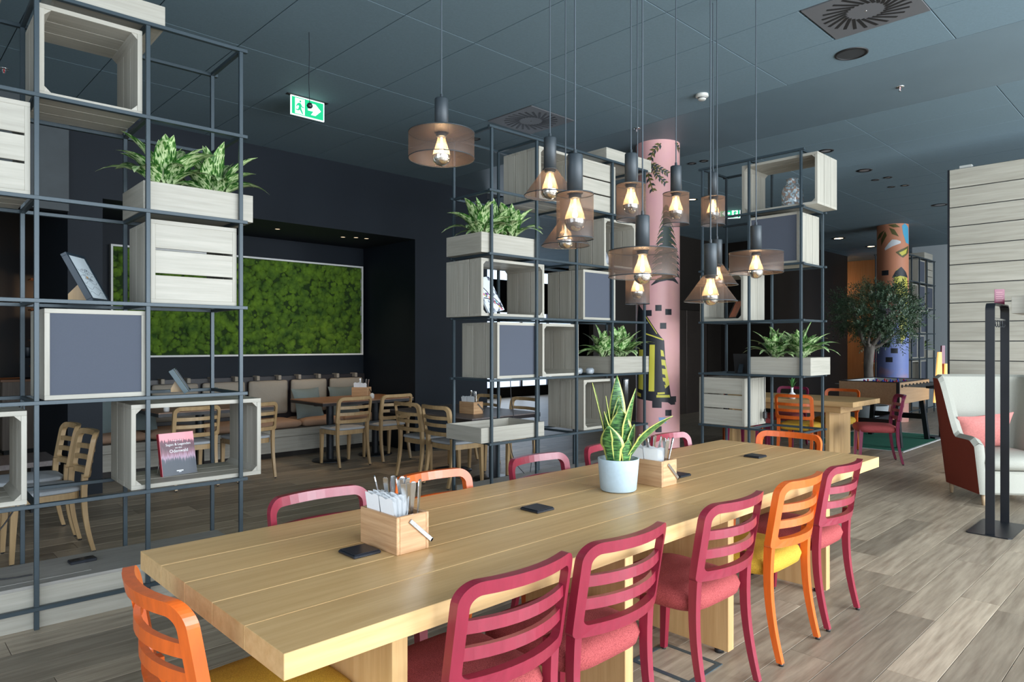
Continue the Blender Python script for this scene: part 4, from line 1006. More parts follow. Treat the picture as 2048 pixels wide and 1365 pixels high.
# exit signs
m_green = mat('exit_green', (0.0, .30, .12), .4, emit=(0, .42, .17), es=.75); m_exw = mat('exit_white', (.85, .9, .9), .4, emit=(.8, 1, .95), es=.85)
def exit_sign(loc, rz, label, mirror=False, sc=1.0):
    t = thing('exit_sign', label, 'exit sign', loc, rz, 'green exit signs'); t.scale = (sc, sc, sc)
    W_, H_ = .33, .175
    obj('mount', MB().box(-.20, .20, -.022, .022, -.006, 0, .001), m_black, t)
    obj('panel', MB().box(-W_/2, W_/2, -.006, .006, -.006-H_, -.006, .001), m_exw, t)
    g = MB(); sx = -1 if mirror else 1
    y0, y1 = -.0078, -.006
    def bx(a, b, c, d_):
        a, b = sx*a, sx*b; g.box(min(a, b), max(a, b), y0, y1, c-.006, d_-.006)
    bx(-.155, -.125, -.165, -.010); bx(-.03, .155, -.165, -.010); bx(-.125, -.03, -.017, -.010); bx(-.125, -.03, -.165, -.158)
    obj('green_field', g, m_green, t)
    y2 = -.0092
    def poly(P, m, nm): 
        P = [(sx*x, z-.006) for x, z in P]; n = len(P)
        vs = [(x, y2, z) for x, z in P]+[(x, y1, z) for x, z in P]
        obj(nm, MB().add(vs, [tuple(range(n)), tuple(range(n, 2*n))[::-1]]+[(i, (i+1) % n, n+(i+1) % n, n+i) for i in range(n)]), m, t)
    poly([(.0, -.070), (.055, -.070), (.03, -.035), (.075, -.035), (.13, -.087), (.075, -.140), (.03, -.140), (.055, -.105), (.0, -.105)], m_exw, 'arrow')
    poly([(-.088, -.055), (-.070, -.058), (-.055, -.085), (-.035, -.088), (-.036, -.096), (-.060, -.094), (-.068, -.085), (-.062, -.112), (-.045, -.150), (-.056, -.153), (-.078, -.118), (-.092, -.128), (-.118, -.124), (-.119, -.116), (-.095, -.116), (-.086, -.085), (-.100, -.080), (-.108, -.095), (-.115, -.092), (-.106, -.070)], m_green, 'running_figure')
    M = Matrix.Translation((sx*-.074, y2+.001, -.048)) @ Matrix.Rotation(PI/2, 4, 'X')
    obj('figure_head', MB().lathe([(0, .001), (.009, .001), (.009, -.001)], 14, M=M), m_green, t)
    return t
x, y = ceil_at(615, 197); exit_sign((x, y, ZC), 0, 'green running man exit sign on the ceiling above the bench niche')
d_ = 11.5; x, y = at(1460, d_); exit_sign((x, y, hz(416, d_)), math.radians(-60), 'distant green exit sign beside the vase crate', True)
x, y = at(1460, d_); 
x, y = ceil_at(618, 65)
t = thing('hanging_microphone', 'small black ball sensor hanging on a thin cord below the ceiling', 'sensor', (x, y, ZC))
obj('cord', MB().tube([(0, 0, 0), (.004, .002, -.15), (0, .003, -.35), (.006, 0, -.53)], .0028, 6), m_bmetal, t)
obj('ball', MB().lathe([(0, -.505), (.014, -.51), (.022, -.527), (.014, -.544), (0, -.549)], 18, (.006, 0, 0)), m_bmetal, t)
for k, px in enumerate((555, 686, 712, 733)):
    py = (458, 474, 475, 477)[k]; d_ = 1365.3*(2.87-1.45)/(689-py); x, y = at(px, d_)
    t = thing('niche_spotlight', 'small recessed spotlight in the top of the moss niche', 'downlight', (x, y, 2.87), 0, 'spotlights in the niche top')
    obj('trim', MB().lathe([(.05, 0), (.048, -.004), (.03, -.005)], 18), m_black, t); obj('lens', MB().lathe([(.03, -.003), (0, -.003)], 16), m_dimw, t)
    l = bpy.data.lights.new('spot_light', 'SPOT'); l.energy = 14; l.color = (1, .74, .48); l.spot_size = 1.5; l.spot_blend = .8; l.shadow_soft_size = .04
    lo = bpy.data.objects.new('spot_light', l); COL.objects.link(lo); lo.parent = t; lo.location = (0, 0, -.02)
# ================================================================== PAINTED COLUMNS
def on_cyl(r, a, z, e=.0012): return ((r+e)*math.cos(a), (r+e)*math.sin(a), z)
def patch(mb, r, poly, e=.0012):
    """polygon in (arc length, z) laid on the column; arc 0 faces the camera side"""
    def rec(a, b, c, dep=0):
        L = [(abs(a[0]-b[0]), a, b, c), (abs(b[0]-c[0]), b, c, a), (abs(c[0]-a[0]), c, a, b)]; m_ = max(L, key=lambda q: q[0])
        if m_[0] < .022 or dep > 7: mb.add([on_cyl(r, A0+p[0]/r, p[1], e) for p in (a, b, c)], [(0, 1, 2)]); return
        _, p, q, o_ = m_; h_ = ((p[0]+q[0])/2, (p[1]+q[1])/2); rec(p, h_, o_, dep+1); rec(h_, q, o_, dep+1)
    for tri in geometry.tessellate_polygon([[Vector((p[0], p[1], 0)) for p in poly]]): rec(*[poly[i] for i in tri])
def strip(mb, r, pts, w, e=.0012):
    """stroke of varying width along points (arc, z)"""
    vs = []; P_ = []; W_ = []
    for i in range(len(pts)-1):
        for k in range(4):
            q = k/4; P_.append((pts[i][0]+(pts[i+1][0]-pts[i][0])*q, pts[i][1]+(pts[i+1][1]-pts[i][1])*q))
            W_.append(w[i]+(w[i+1]-w[i])*q if isinstance(w, (list, tuple)) else w)
    P_.append(pts[-1]); W_.append(w[-1] if isinstance(w, (list, tuple)) else w); pts, w = P_, W_
    for i, (s_, z) in enumerate(pts):
        a, b = pts[max(0, i-1)], pts[min(len(pts)-1, i+1)]; dx, dz = b[0]-a[0], b[1]-a[1]; L = math.hypot(dx, dz) or 1
        ww = w[i] if isinstance(w, (list, tuple)) else w
        vs += [(s_-dz/L*ww, z+dx/L*ww), (s_+dz/L*ww, z-dx/L*ww)]
    mb.add([on_cyl(r, A0+s_/r, z, e) for s_, z in vs], [(2*i, 2*i+1, 2*i+3, 2*i+2) for i in range(len(pts)-1)])
m_pk = mat('pink_painted_plaster', (0.64, 0.335, 0.355), .5, col2=(0.69, 0.38, 0.345), vscale=2.5, detail=3)
m_pblk = mat('mural_black', (.012, .014, .02), .5); m_poli = mat('mural_olive', (.10, .09, .02), .5); m_pyel = mat('mural_yellow', (.62, .56, .07), .5)
m_pgrn = mat('mural_dark_green', (.02, .035, .03), .5); m_pblue = mat('mural_pale_blue', (.22, .36, .60), .5); m_pwht = mat('mural_white', (.7, .72, .74), .5)
R1 = .243; cx1, cy1 = 6.55, 4.41
A0 = math.atan2(-cy1, -cx1)   # direction from the column towards the photographer's standing point; +arc runs to the left seen from there? handled by sign
col1 = thing('column', 'pink round column with painted leaves and a black and yellow tower', 'column', (cx1, cy1, 0))
obj('shaft', MB().lathe([(R1, 0), (R1, ZC)], 48), m_pk, col1)
S = lambda px: (px-1320.5)/87*2*R1   # arc offset, positive to the right of the face seen from the dining table
def H1(py): return 1.45+(689-py)*7.45/1365.3
def P1(pts): return [(math.asin(max(-.99, min(.99, S(px)/R1)))*R1, H1(py)) for px, py in pts]
def spray(stem, n, ll, lw, mats, par, r, PF, side=1):
    L = PF(stem); st = MB(); strip(st, r, L, [.006]*len(L)); obj('painted_stem', st, mats[0], par)
    for k in range(n):
        q = (k+.3)/n*(len(L)-1); i = min(int(q), len(L)-2); f_ = q-i
        a, b_ = L[i], L[i+1]; x, z = a[0]+(b_[0]-a[0])*f_, a[1]+(b_[1]-a[1])*f_; an = math.atan2(b_[1]-a[1], b_[0]-a[0])
        for sg in (-1, 1):
            t_ = an+sg*.75; u = (math.cos(t_), math.sin(t_)); nn = (-u[1], u[0]); mb = MB()
            patch(mb, r, [(x, z), (x+u[0]*ll*.45+nn[0]*lw, z+u[1]*ll*.45+nn[1]*lw), (x+u[0]*ll, z+u[1]*ll), (x+u[0]*ll*.45-nn[0]*lw, z+u[1]*ll*.45-nn[1]*lw)], .0016+.0002*(k % 3))
            obj('painted_leaf', mb, mats[(k+(sg > 0)) % 2], par)
spray([(1327, 285), (1312, 300), (1303, 325), (1303, 350), (1312, 382)], 12, .065, .014, (m_poli, m_pgrn), col1, R1, P1)
spray([(1308, 325), (1318, 332), (1330, 340), (1340, 346)], 7, .055, .012, (m_pgrn, m_poli), col1, R1, P1)
spray([(1312, 332), (1320, 350), (1336, 366)], 7, .055, .012, (m_pgrn, m_poli), col1, R1, P1)
spray([(1354, 282), (1362, 292)], 3, .06, .014, (m_pgrn, m_poli), col1, R1, P1)
# dark fir
fir = MB()
for k in range(11):
    y = 408+k*13; w = 6+k*2.4
    for sg in (-1, 1):
        patch(fir, R1, P1([(1337, y), (1337+sg*w*.6, y+3), (1337+sg*w*1.15, y+16), (1337+sg*w*.5, y+13), (1337, y+12)]), .0014)
patch(fir, R1, P1([(1331, 440), (1345, 440), (1350, 555), (1328, 555)]), .0011)
obj('painted_fir', fir, m_pgrn, col1)
ol = MB()
for k in range(10):
    y = 412+k*13.5; w = 8+k*2.4
    for sg in (-1, 1): strip(ol, R1, P1([(1337+sg*5, y+2), (1337+sg*w*.7, y+7), (1337+sg*w*1.1, y+17)]), [.003, .006, .002], .0018)
obj('painted_fir_highlights', ol, m_poli, col1)
ar = MB(); strip(ar, R1, P1([(1308, 570), (1322, 560), (1338, 555), (1350, 557), (1360, 566)]), [.004, .022, .03, .024, .006]); obj('painted_shadow_arc', ar, m_pblk, col1)
sq = MB()
for px, py in ((1322, 616), (1341, 624), (1331, 652), (1303, 626), (1341, 827), (1322, 860), (1350, 800), (1318, 805)):
    patch(sq, R1, P1([(px-6, py-6), (px+6, py-6), (px+6, py+6), (px-6, py+6)]))
obj('painted_pixel', sq, m_pblk, col1)
tw = MB()
patch(tw, R1, P1([(1283, 606), (1296, 625), (1322, 668), (1333, 682), (1335, 720), (1346, 795), (1340, 806), (1280, 800), (1277, 700)])); obj('painted_tower', tw, m_pblk, col1)
tb = MB(); patch(tb, R1, P1([(1310, 800), (1328, 800), (1328, 817), (1310, 817)])); patch(tb, R1, P1([(1336, 795), (1354, 795), (1354, 811), (1346, 811), (1340, 806)])); obj('painted_tower_base', tb, m_pblk, col1)
yl = MB()
for poly in ([(1305, 690), (1315, 690), (1314, 784), (1303, 784)], [(1284, 700), (1294, 700), (1292, 782), (1283, 780)], [(1326, 700), (1331, 702), (1343, 770), (1335, 778), (1330, 760)], [(1320, 786), (1334, 785), (1334, 789), (1320, 790)], [(1318, 791), (1343, 791), (1344, 796), (1318, 796)], [(1279, 785), (1288, 790), (1288, 797), (1279, 794)]):
    patch(yl, R1, P1(poly), .002)
strip(yl, R1, P1([(1293, 666), (1310, 672), (1331, 680)]), .007, .002); strip(yl, R1, P1([(1297, 632), (1308, 650), (1319, 668)]), .004, .002)
obj('painted_tower_light', yl, m_pyel, col1)
yk = MB()
for y in (712, 730, 748, 762): patch(yk, R1, P1([(1322, y), (1334, y+2), (1336, y+9), (1324, y+7)]), .0026)
obj('painted_tower_marks', yk, m_pblk, col1)
bl_ = MB(); patch(bl_, R1, P1([(1322, 836), (1335, 836), (1337, 848), (1324, 846)])); obj('painted_blue_patch', bl_, m_pblue, col1)
ey = MB(); patch(ey, R1, P1([(1292, 850), (1303, 854), (1302, 864), (1294, 868)])); obj('painted_white_patch', ey, m_pwht, col1)
# second column
mo = bpy.data.materials.new('orange_to_blue_plaster'); mo.use_nodes = True; nt = mo.node_tree; b = nt.nodes['Principled BSDF']; b.inputs['Roughness'].default_value = .55
tc = nt.nodes.new('ShaderNodeTexCoord'); sp = nt.nodes.new('ShaderNodeSeparateXYZ'); link(nt, tc.outputs['Object'], sp.inputs[0])
n1 = nt.nodes.new('ShaderNodeTexNoise'); n1.inputs['Scale'].default_value = 4; n1.inputs['Detail'].default_value = 3; link(nt, tc.outputs['Object'], n1.inputs['Vector'])
ma = nt.nodes.new('ShaderNodeMath'); ma.operation = 'MULTIPLY_ADD'; ma.inputs[1].default_value = 1.5; link(nt, n1.outputs['Fac'], ma.inputs[0]); link(nt, sp.outputs['Z'], ma.inputs[2])
mr = nt.nodes.new('ShaderNodeMapRange'); mr.inputs['From Min'].default_value = 1.2; mr.inputs['From Max'].default_value = 4.4; link(nt, ma.outputs[0], mr.inputs[0])
r1 = nt.nodes.new('ShaderNodeValToRGB'); link(nt, mr.outputs[0], r1.inputs[0])
r1.color_ramp.elements[0].color = (.58, .28, .22, 1); r1.color_ramp.elements[0].position = .0; r1.color_ramp.elements[1].color = (.60, .24, .13, 1); r1.color_ramp.elements[1].position = .62
for p_, c_ in ((.18, (.20, .26, .56)), (.40, (.25, .30, .60)), (.52, (.58, .25, .16))): e = r1.color_ramp.elements.new(p_); e.color = (*c_, 1)
link(nt, r1.outputs[0], b.inputs['Base Color'])
R2_ = .265; cx2, cy2 = 14.19, 4.30; A0 = math.atan2(-cy2, -cx2)
col2_ = thing('column', 'orange and blue round column with painted leaves, cloud and butterfly wings', 'column', (cx2, cy2, 0))
obj('shaft', MB().lathe([(R2_, 0), (R2_, ZC)], 40), mo, col2_)
def P2(pts): return [(math.asin(max(-.99, min(.99, (px-1785)/28.2)))*R2_, 1.45+(689-py)*12.7/1365.3) for px, py in pts]
def pp(nm, poly, m, e=.0015): mb = MB(); patch(mb, R2_, P2(poly), e); obj(nm, mb, m, col2_)
for poly in ([(1777, 449), (1790, 448), (1798, 455), (1786, 455)], [(1779, 455), (1788, 459), (1796, 474), (1784, 468)], [(1772, 461), (1775, 470), (1765, 490), (1765, 476)], [(1771, 459), (1762, 464), (1757, 478), (1764, 472)]): pp('painted_leaf', poly, m_poli)
pp('painted_cloud', [(1771, 496), (1778, 486), (1784, 479), (1792, 480), (1799, 483), (1799, 487), (1784, 493), (1772, 500)], m_pwht)
pp('painted_wing', [(1801, 452), (1806, 447), (1812, 455), (1813, 488), (1808, 486), (1803, 468)], mat('mural_sky_blue', (.07, .38, .58), .5))
pp('painted_wing', [(1790, 505), (1800, 499), (1812, 491), (1812, 505), (1803, 516), (1798, 513)], m_poli); pp('painted_wing_light', [(1796, 506), (1810, 497), (1808, 507), (1801, 512)], m_pyel, .002)
pp('painted_lamp', [(1787, 555), (1792, 540), (1800, 535), (1809, 550), (1811, 570), (1811, 660), (1800, 690), (1795, 640), (1790, 575)], m_pyel); pp('painted_lamp_cap', [(1784, 556), (1790, 543), (1800, 534), (1808, 545), (1811, 556), (1798, 552)], m_pblk, .002)
for px, py in ((1774, 690), (1788, 702), (1779, 720), (1797, 683), (1772, 545)): pp('painted_pixel', [(px-6, py-5), (px+6, py-5), (px+6, py+5), (px-6, py+5)], m_pblk)
# ================================================================== OLIVE TREE
m_bark = mat('grey_olive_bark', (.10, .085, .07), .9, col2=(.26, .23, .20), vscale=14, stretch=(1, 1, .25), bump=.8, bscale=40)
m_oll = mat('olive_leaf', (.026, .060, .030), .45, col2=(.12, .19, .10), vscale=30)
tx, ty = at(1738, 11.6)
t = thing('olive_tree', 'potted olive tree with a round dark crown behind the football table', 'tree', (tx, ty, 0))
obj('pot', MB().lathe([(0, 0), (.24, 0), (.30, .42), (.27, .42), (.26, .36), (0, .36)], 28), m_grey, t); obj('soil', MB().disc(.265, .37, 24), m_soil, t)
obj('trunk', MB().tube([(0, 0, .34), (.02, .0, .7), (-.01, .01, 1.05), (.03, 0, 1.45)], [.085, .075, .07, .085], 14), m_bark, t)
rg = random.Random(21); CC = Vector((.12, -.1, 1.98))
for k in range(11):
    a = k*2.4; e_ = Vector((.45*math.cos(a), .45*math.sin(a), rg.uniform(-.2, .45)))
    obj('branch', MB().tube([(.03, 0, 1.38), tuple(Vector((.03, 0, 1.5))+e_*.35), tuple(CC+e_)], [.04, .025, .008], 8), m_bark, t)
lv = MB()
for k in range(760):
    u = Vector((rg.gauss(0, 1), rg.gauss(0, 1), rg.gauss(0, 1))).normalized(); rr_ = rg.uniform(.25, 1)**.4*rg.uniform(.86, 1.06)
    c = CC + Vector((u.x*.64, u.y*.64, u.z*.48+.0))*rr_*(1+.12*math.sin(u.x*7+u.z*5)+.10*math.sin(u.y*9))
    dr = (u + Vector((rg.gauss(0, .6), rg.gauss(0, .6), rg.gauss(.25, .6)))).normalized(); TL = rg.uniform(.12, .24)
    for q in range(18):
        p = c + dr*TL*(q/17) + Vector((0, 0, -.10*(q/17)**2*TL)); a_ = q*2.4; w0 = dr.orthogonal().normalized(); w1 = dr.cross(w0)
        d1 = (dr*.7 + (w0*math.cos(a_)+w1*math.sin(a_))).normalized(); w = d1.cross(dr).normalized(); L = rg.uniform(.042, .068); b_ = .0085
        lv.add([p, p+d1*L*.5+w*b_, p+d1*L, p+d1*L*.5-w*b_], [(0, 1, 2, 3)])
o = obj('foliage', lv, m_oll, t); o['kind'] = 'stuff'
# ================================================================== FOOTBALL TABLE AND RUG
m_rug = mat('green_turf_rug', (0.0, .10, .055), .95, col2=(0.0, .16, .09), vscale=60, bump=.6)
t = thing('rug', 'green turf rug with white edge under the football table', 'rug', (10.1, 2.93, 0))
obj('turf', MB().box(.03, 2.27, .03, 1.27, 0.0005, .008), m_rug, t); obj('white_edge', MB().box(0, 2.3, 0, .03, .0005, .008).box(0, 2.3, 1.27, 1.3, .0005, .008).box(0, .03, .03, 1.27, .0005, .008).box(2.27, 2.3, .03, 1.27, .0005, .008), m_white, t)
m_fb = wood('football_table_beech', (.42, .255, .135), (.50, .32, .18), 'x', .4, bump=0)
t = thing('football_table', 'beech table football game with black legs standing on a green rug', 'game table', (10.43, 3.08, .008)); L, D = 1.42, .80
for y in (0, D-.025): obj('side_board', MB().box(0, L, y, y+.025, .60, .905, .003), m_fb, t)
for x in (0, L-.025): obj('end_board', MB().box(x, x+.025, .025, D-.025, .60, .905, .003), m_fb, t)
obj('top_edge', MB().box(0, L, -.002, .027, .905, .915).box(0, L, D-.027, D+.002, .905, .915).box(-.002, .027, .027, D-.027, .905, .915).box(L-.027, L+.002, .027, D-.027, .905, .915), m_black, t)
obj('corner_trim', MB().box(-.004, .03, -.004, .0, .58, .915).box(-.004, 0, -.004, .035, .58, .915), m_black, t)
obj('pitch', MB().box(.025, L-.025, .025, D-.025, .78, .79), m_rug, t); obj('inner_lining', MB().box(.026, L-.026, D-.03, D-.0255, .79, .905).box(L-.03, L-.0255, .026, D-.03, .79, .905), m_white, t)
obj('goal_hole', MB().box(.10, .20, -.002, .0, .64, .74), m_black, t)
m_fr = mat('red_player', (.5, .01, .02), .4); m_fbl = mat('blue_player', (.01, .05, .55), .4)
for k in range(8):
    x = .12+.168*k; rod = obj('rod', MB().tube([(x, -.30, .855), (x, D+.10, .855)], .008, 8), m_steel, t)
    obj('handle', MB().lathe([(0, 0), (.016, .002), (.018, .06), (.015, .12), (0, .122)], 12, M=Matrix.Translation((x, -.42+.0, .855)) @ Matrix.Rotation(-PI/2, 4, 'X')), m_black, rod)
    obj('bearing', MB().lathe([(.022, 0), (.022, .012), (.010, .014)], 14, M=Matrix.Translation((x, 0, .855)) @ Matrix.Rotation(PI/2, 4, 'X')), m_black, rod)
    for q in range((1, 2, 3, 5, 5, 3, 2, 1)[k]):
        n_ = (1, 2, 3, 5, 5, 3, 2, 1)[k]; yy = D*(q+1)/(n_+1)
        obj('player', MB().lathe([(0, -.06), (.014, -.058), (.010, -.03), (.016, 0), (.018, .02), (.010, .03), (.014, .045), (0, .058)], 8, (x, yy, .855)), (m_fr, m_fbl)[k % 2], rod)
for sx in (0, 1):
    for sy in (0, 1):
        x, y = (.10, L-.16)[sx], (.07, D-.07)[sy]; dx = (-.10, .10)[sx]*.6; dy = (-.07, .07)[sy]
        secs = [[(x+dx*f_-.04, y+dy*f_-.03, z), (x+dx*f_+.04, y+dy*f_-.03, z), (x+dx*f_+.04, y+dy*f_+.03, z), (x+dx*f_-.04, y+dy*f_+.03, z)] for z, f_ in ((.72, 0), (.002, 1))]
        obj('leg', MB().sweep(None, secs), m_bmetal, t)
    x = (.05, L-.11)[sx]; obj('cross_bar', MB().box(x, x+.04, .06, D-.06, .30, .38), m_bmetal, t)
obj('stretcher', MB().box(.08, L-.08, D/2-.03, D/2+.03, .31, .37), m_bmetal, t)
# ================================================================== ARMCHAIR
m_cream = mat('cream_boucle', (.37, .365, .315), .9, var=.08, vscale=220, bump=.5, bscale=260); m_rustf = mat('rust_red_fabric', (.235, .035, .016), .9, var=.12, vscale=240, bump=.4, bscale=240)
m_pinkc = mat('salmon_cushion', (.52, .18, .16), .85, var=.12, vscale=60, bump=.4, bscale=90); m_legw = mat('pale_beech_leg', (.5, .36, .22), .45)
ac = thing('armchair', 'cream wing armchair with rust red outer shell', 'armchair', (7.74, 1.45, 0), math.radians(220-90))
# local: +Y faces forward; shell = U-shaped wall swept around the seat, high at the back and dropping to the arms
def shell_pt(s_):
    """s 0..1 from right arm front over the back to left arm front -> (x, y, top z, lean)"""
    hw, yb, yf = .37, -.36, .33
    if s_ < .32: q = s_/.32; x, y = hw, yf+(yb+.16-yf)*q
    elif s_ > .68: q = (1-s_)/.32; x, y = -hw, yf+(yb+.16-yf)*q
    else:
        q = (s_-.32)/.36; a = PI*q; x = hw*math.copysign(abs(math.cos(a))**.55, math.cos(a)); y = (yb+.16)-.16*abs(math.sin(a))**.7
    k = min(s_, 1-s_)/.5; 
    tz = .60 + .0*k
    tq = max(0, min(1, (k-.36)/.26)); tz = .59 + (1.13-.59)*(tq*tq*(3-2*tq)); 
    fq = min(1, k/.08); tz -= .05*(1-fq)
    return x, y, tz
def shell(off, z0, inset=.0, n=56, m=10):
    pts = []
    for i in range(n+1):
        s_ = i/n; x, y, tz = shell_pt(s_)
        x2, y2, _ = shell_pt(min(1, s_+.01)); x1, y1, _ = shell_pt(max(0, s_-.01)); tx_, ty_ = x2-x1, y2-y1; L_ = math.hypot(tx_, ty_) or 1; nx, ny = ty_/L_, -tx_/L_   # inward
        row = []
        for j in range(m+1):
            q = j/m; z = z0+(tz-inset-z0)*q; fl = .07*(max(0, z-.45)/.65)   # flare outwards with height
            bl = .05*(1-min(1, z/.45))
            row.append((x+nx*(off-fl+bl), y+ny*(off-fl+bl), z))
        pts.append(row)
    return pts
so, si = shell(0, .10), shell(.085, .10, .0)
so2 = shell(.0, .10, .012)
def surf(rows, flip=False):
    mb = MB(); n, m = len(rows), len(rows[0]); vs = [p for r in rows for p in r]
    fs = [((i*m+j, (i+1)*m+j, (i+1)*m+j+1, i*m+j+1)[::-1 if flip else 1]) for i in range(n-1) for j in range(m-1)]
    return mb.add(vs, fs, True)
obj('outer_shell', surf(so2), m_rustf, ac)
inn = surf(si, True); rim = MB()
for i in range(len(so)-1):
    a, b_, c, d_ = so[i], so[i+1], si[i+1], si[i]
    mid1 = tuple((a[-1][k]+d_[-1][k])/2+(.022 if k == 2 else 0) for k in range(3)); mid2 = tuple((b_[-1][k]+c[-1][k])/2+(.022 if k == 2 else 0) for k in range(3))
    rim.add([so2[i][-1], so2[i+1][-1], mid2, mid1], [(0, 1, 2, 3)], True); rim.add([mid1, mid2, c[-1], d_[-1]], [(0, 1, 2, 3)], True)
obj('inner_back', inn, m_cream, ac); obj('top_roll', rim, m_cream, ac)
for rows_o, rows_i in ((so2[0], si[0]), (so2[-1], si[-1])):
    mb = MB(); n_ = len(rows_o); vs = rows_o+rows_i+[tuple((rows_o[k][q]+rows_i[k][q])/2+(.03 if q == 1 else 0) for q in range(3)) for k in range(n_)]
    fs = [(k, k+1, 2*n_+k+1, 2*n_+k) for k in range(n_-1)]+[(2*n_+k, 2*n_+k+1, n_+k+1, n_+k) for k in range(n_-1)]
    mt = tuple((rows_o[-1][q]+rows_i[-1][q])/2+(.022 if q == 2 else 0) for q in range(3)); vs.append(mt); fs += [(n_-1, 3*n_, 3*n_-1), (3*n_, 2*n_-1, 3*n_-1)]
    obj('arm_front', mb.add(vs, fs, True), m_cream, ac)
obj('seat_cushion', MB().pillow(.305, .36, .085, (0, .04, .385), .22), m_cream, ac)
obj('seat_base', MB().box(-.30, .30, -.28, .345, .10, .31, .02), m_cream, ac)
for x in (-.28, .28):
    for y in (-.24, .30): obj('leg', MB().lathe([(0, 0), (.014, 0), (.024, .11), (0, .11)], 14, (x, y, 0)), m_legw, ac)
M = ac.matrix_basis @ Matrix.Translation((.10, -.07, .62)) @ Matrix.Rotation(math.radians(8), 4, 'Y') @ Matrix.Rotation(math.radians(68), 4, 'X')
o = obj('cushion', MB().cushion(.25, .19, .075), m_pinkc); o.matrix_world = Matrix.Translation((7.74, 1.45, 0)) @ Matrix.Rotation(math.radians(130), 4, 'Z') @ Matrix.Translation((.07, -.10, .615)) @ Matrix.Rotation(math.radians(6), 4, 'Y') @ Matrix.Rotation(math.radians(66), 4, 'X')
tag(o, 'salmon pink cushion resting in the wing armchair', 'cushion')
# ================================================================== COAT RACK
t = thing('coat_rack', 'black flat bar coat rack with steel hook rail', 'coat rack', (6.20, 1.205, 0)); w = .515
obj('base_plate', MB().prism([(-.03+.02, -.14), (w+.0, -.14), (w+.02, -.12), (w+.02, .13), (w, .15), (-.02, .15), (-.04, .13), (-.04, -.12)], 0, .008), m_bmetal, t)
bar = MB(); secs = []; hw, th = .030, .010
path = [(0, .008, 0)] ; pts = [(0, .008), (0, 1.0), (0, 1.70)]
for k in range(7): a = PI-.5*PI*k/6; pts.append((.05+.05*math.cos(a), 1.71+.05*math.sin(a)))
for k in range(7): a = .5*PI-.5*PI*k/6; pts.append((w-.05+.05*math.cos(a), 1.71+.05*math.sin(a)))
pts += [(w, 1.70), (w, 1.0), (w, .008)]
for i, (x, z) in enumerate(pts):
    a, b_ = pts[max(0, i-1)], pts[min(len(pts)-1, i+1)]; tx_, tz_ = b_[0]-a[0], b_[1]-a[1]; L_ = math.hypot(tx_, tz_); nx, nz = tz_/L_, -tx_/L_
    secs.append([(x-nx*th/2, -hw, z-nz*th/2), (x+nx*th/2, -hw, z+nz*th/2), (x+nx*th/2, hw, z+nz*th/2), (x-nx*th/2, hw, z-nz*th/2)])
obj('flat_bar', bar.sweep(None, secs), m_bmetal, t)
rl = obj('hook_rail', MB().tube([(.005, 0, 1.645), (w-.005, 0, 1.645)], .010, 10), m_steel, t)
for k in range(5):
    x = .10+.078*k; obj('hook', MB().tube([(x, 0, 1.635), (x, 0, 1.60), (x+.012, -.006, 1.585), (x+.024, -.01, 1.59), (x+.028, -.012, 1.605)], .004, 6), m_bmetal, rl)
t = thing('table_card', 'small wine red card sign standing on top of the coat rack', 'sign', (6.52, 1.205, 1.765), math.radians(-58))
obj('card', MB().box(-.035, .035, -.002, .002, .001, .12), m_wine, t)
for k in range(5): obj('print_line', MB().box(-.025, .02+.005*(k % 2), -.0025, -.002, .025+.017*k, .030+.017*k), mat('card_print', (.55, .3, .32), .6) if k == 0 else bpy.data.materials['card_print'], t)
# ================================================================== SHELF ENDS AT THE RIGHT AND FAR SHELF
shelf('steel shelf frame beside the coat rack', (6.255, .985), -90, (.02, .53), .49)
tray('Q', -.10, 3, 'pale wood tray at the shelf end beside the coat rack', w=.60, d=.45, h=.13, name='tray', cat='tray', group='pale wood trays')
shelf('distant open steel shelf in front of the pale grey wall', (14.75, 4.28), 0, (0, .52, 1.04, 1.56, 2.08), .5)
for u, l, fr_, lab in ((1.02, 1, 'panel', 'distant crate with pinboard, top level, in front of the grey wall'), (1.58, 1, 'slots', 'distant slatted crate, top level, in front of the grey wall'),
        (.52, 2, 'open', 'distant open crate, second level, behind the olive tree'), (1.04, 2, 'panel', 'distant crate with pinboard, second level'), (1.6, 2, 'panel', 'distant crate with brown pinboard at the free end'),
        (1.2, 3, 'panel', 'distant crate with slate pinboard above the far plant'), (.5, 4, 'panel', 'distant crate with slate pinboard next to the column'), (.98, 4, 'panel', 'distant crate with pinboard beside the far planter'),
        (.62, 5, 'open', 'distant open crate low behind the football table'), (1.2, 5, 'panel', 'distant crate with pinboard low behind the armchair')):
    crate('F', u, l, lab, front=fr_)
tray('F', 1.55, 4, 'distant pale planter in front of the grey wall', w=.55, soil=True); leafy('F', 1.8, .2, 4, .165, 'distant leafy plant in the planter before the grey wall', GP, 18, 1.2, 41)
tray('F', 1.45, 0, 'distant pale tray on top of the far shelf', w=.6, h=.14, name='tray', cat='tray', group='pale wood trays')
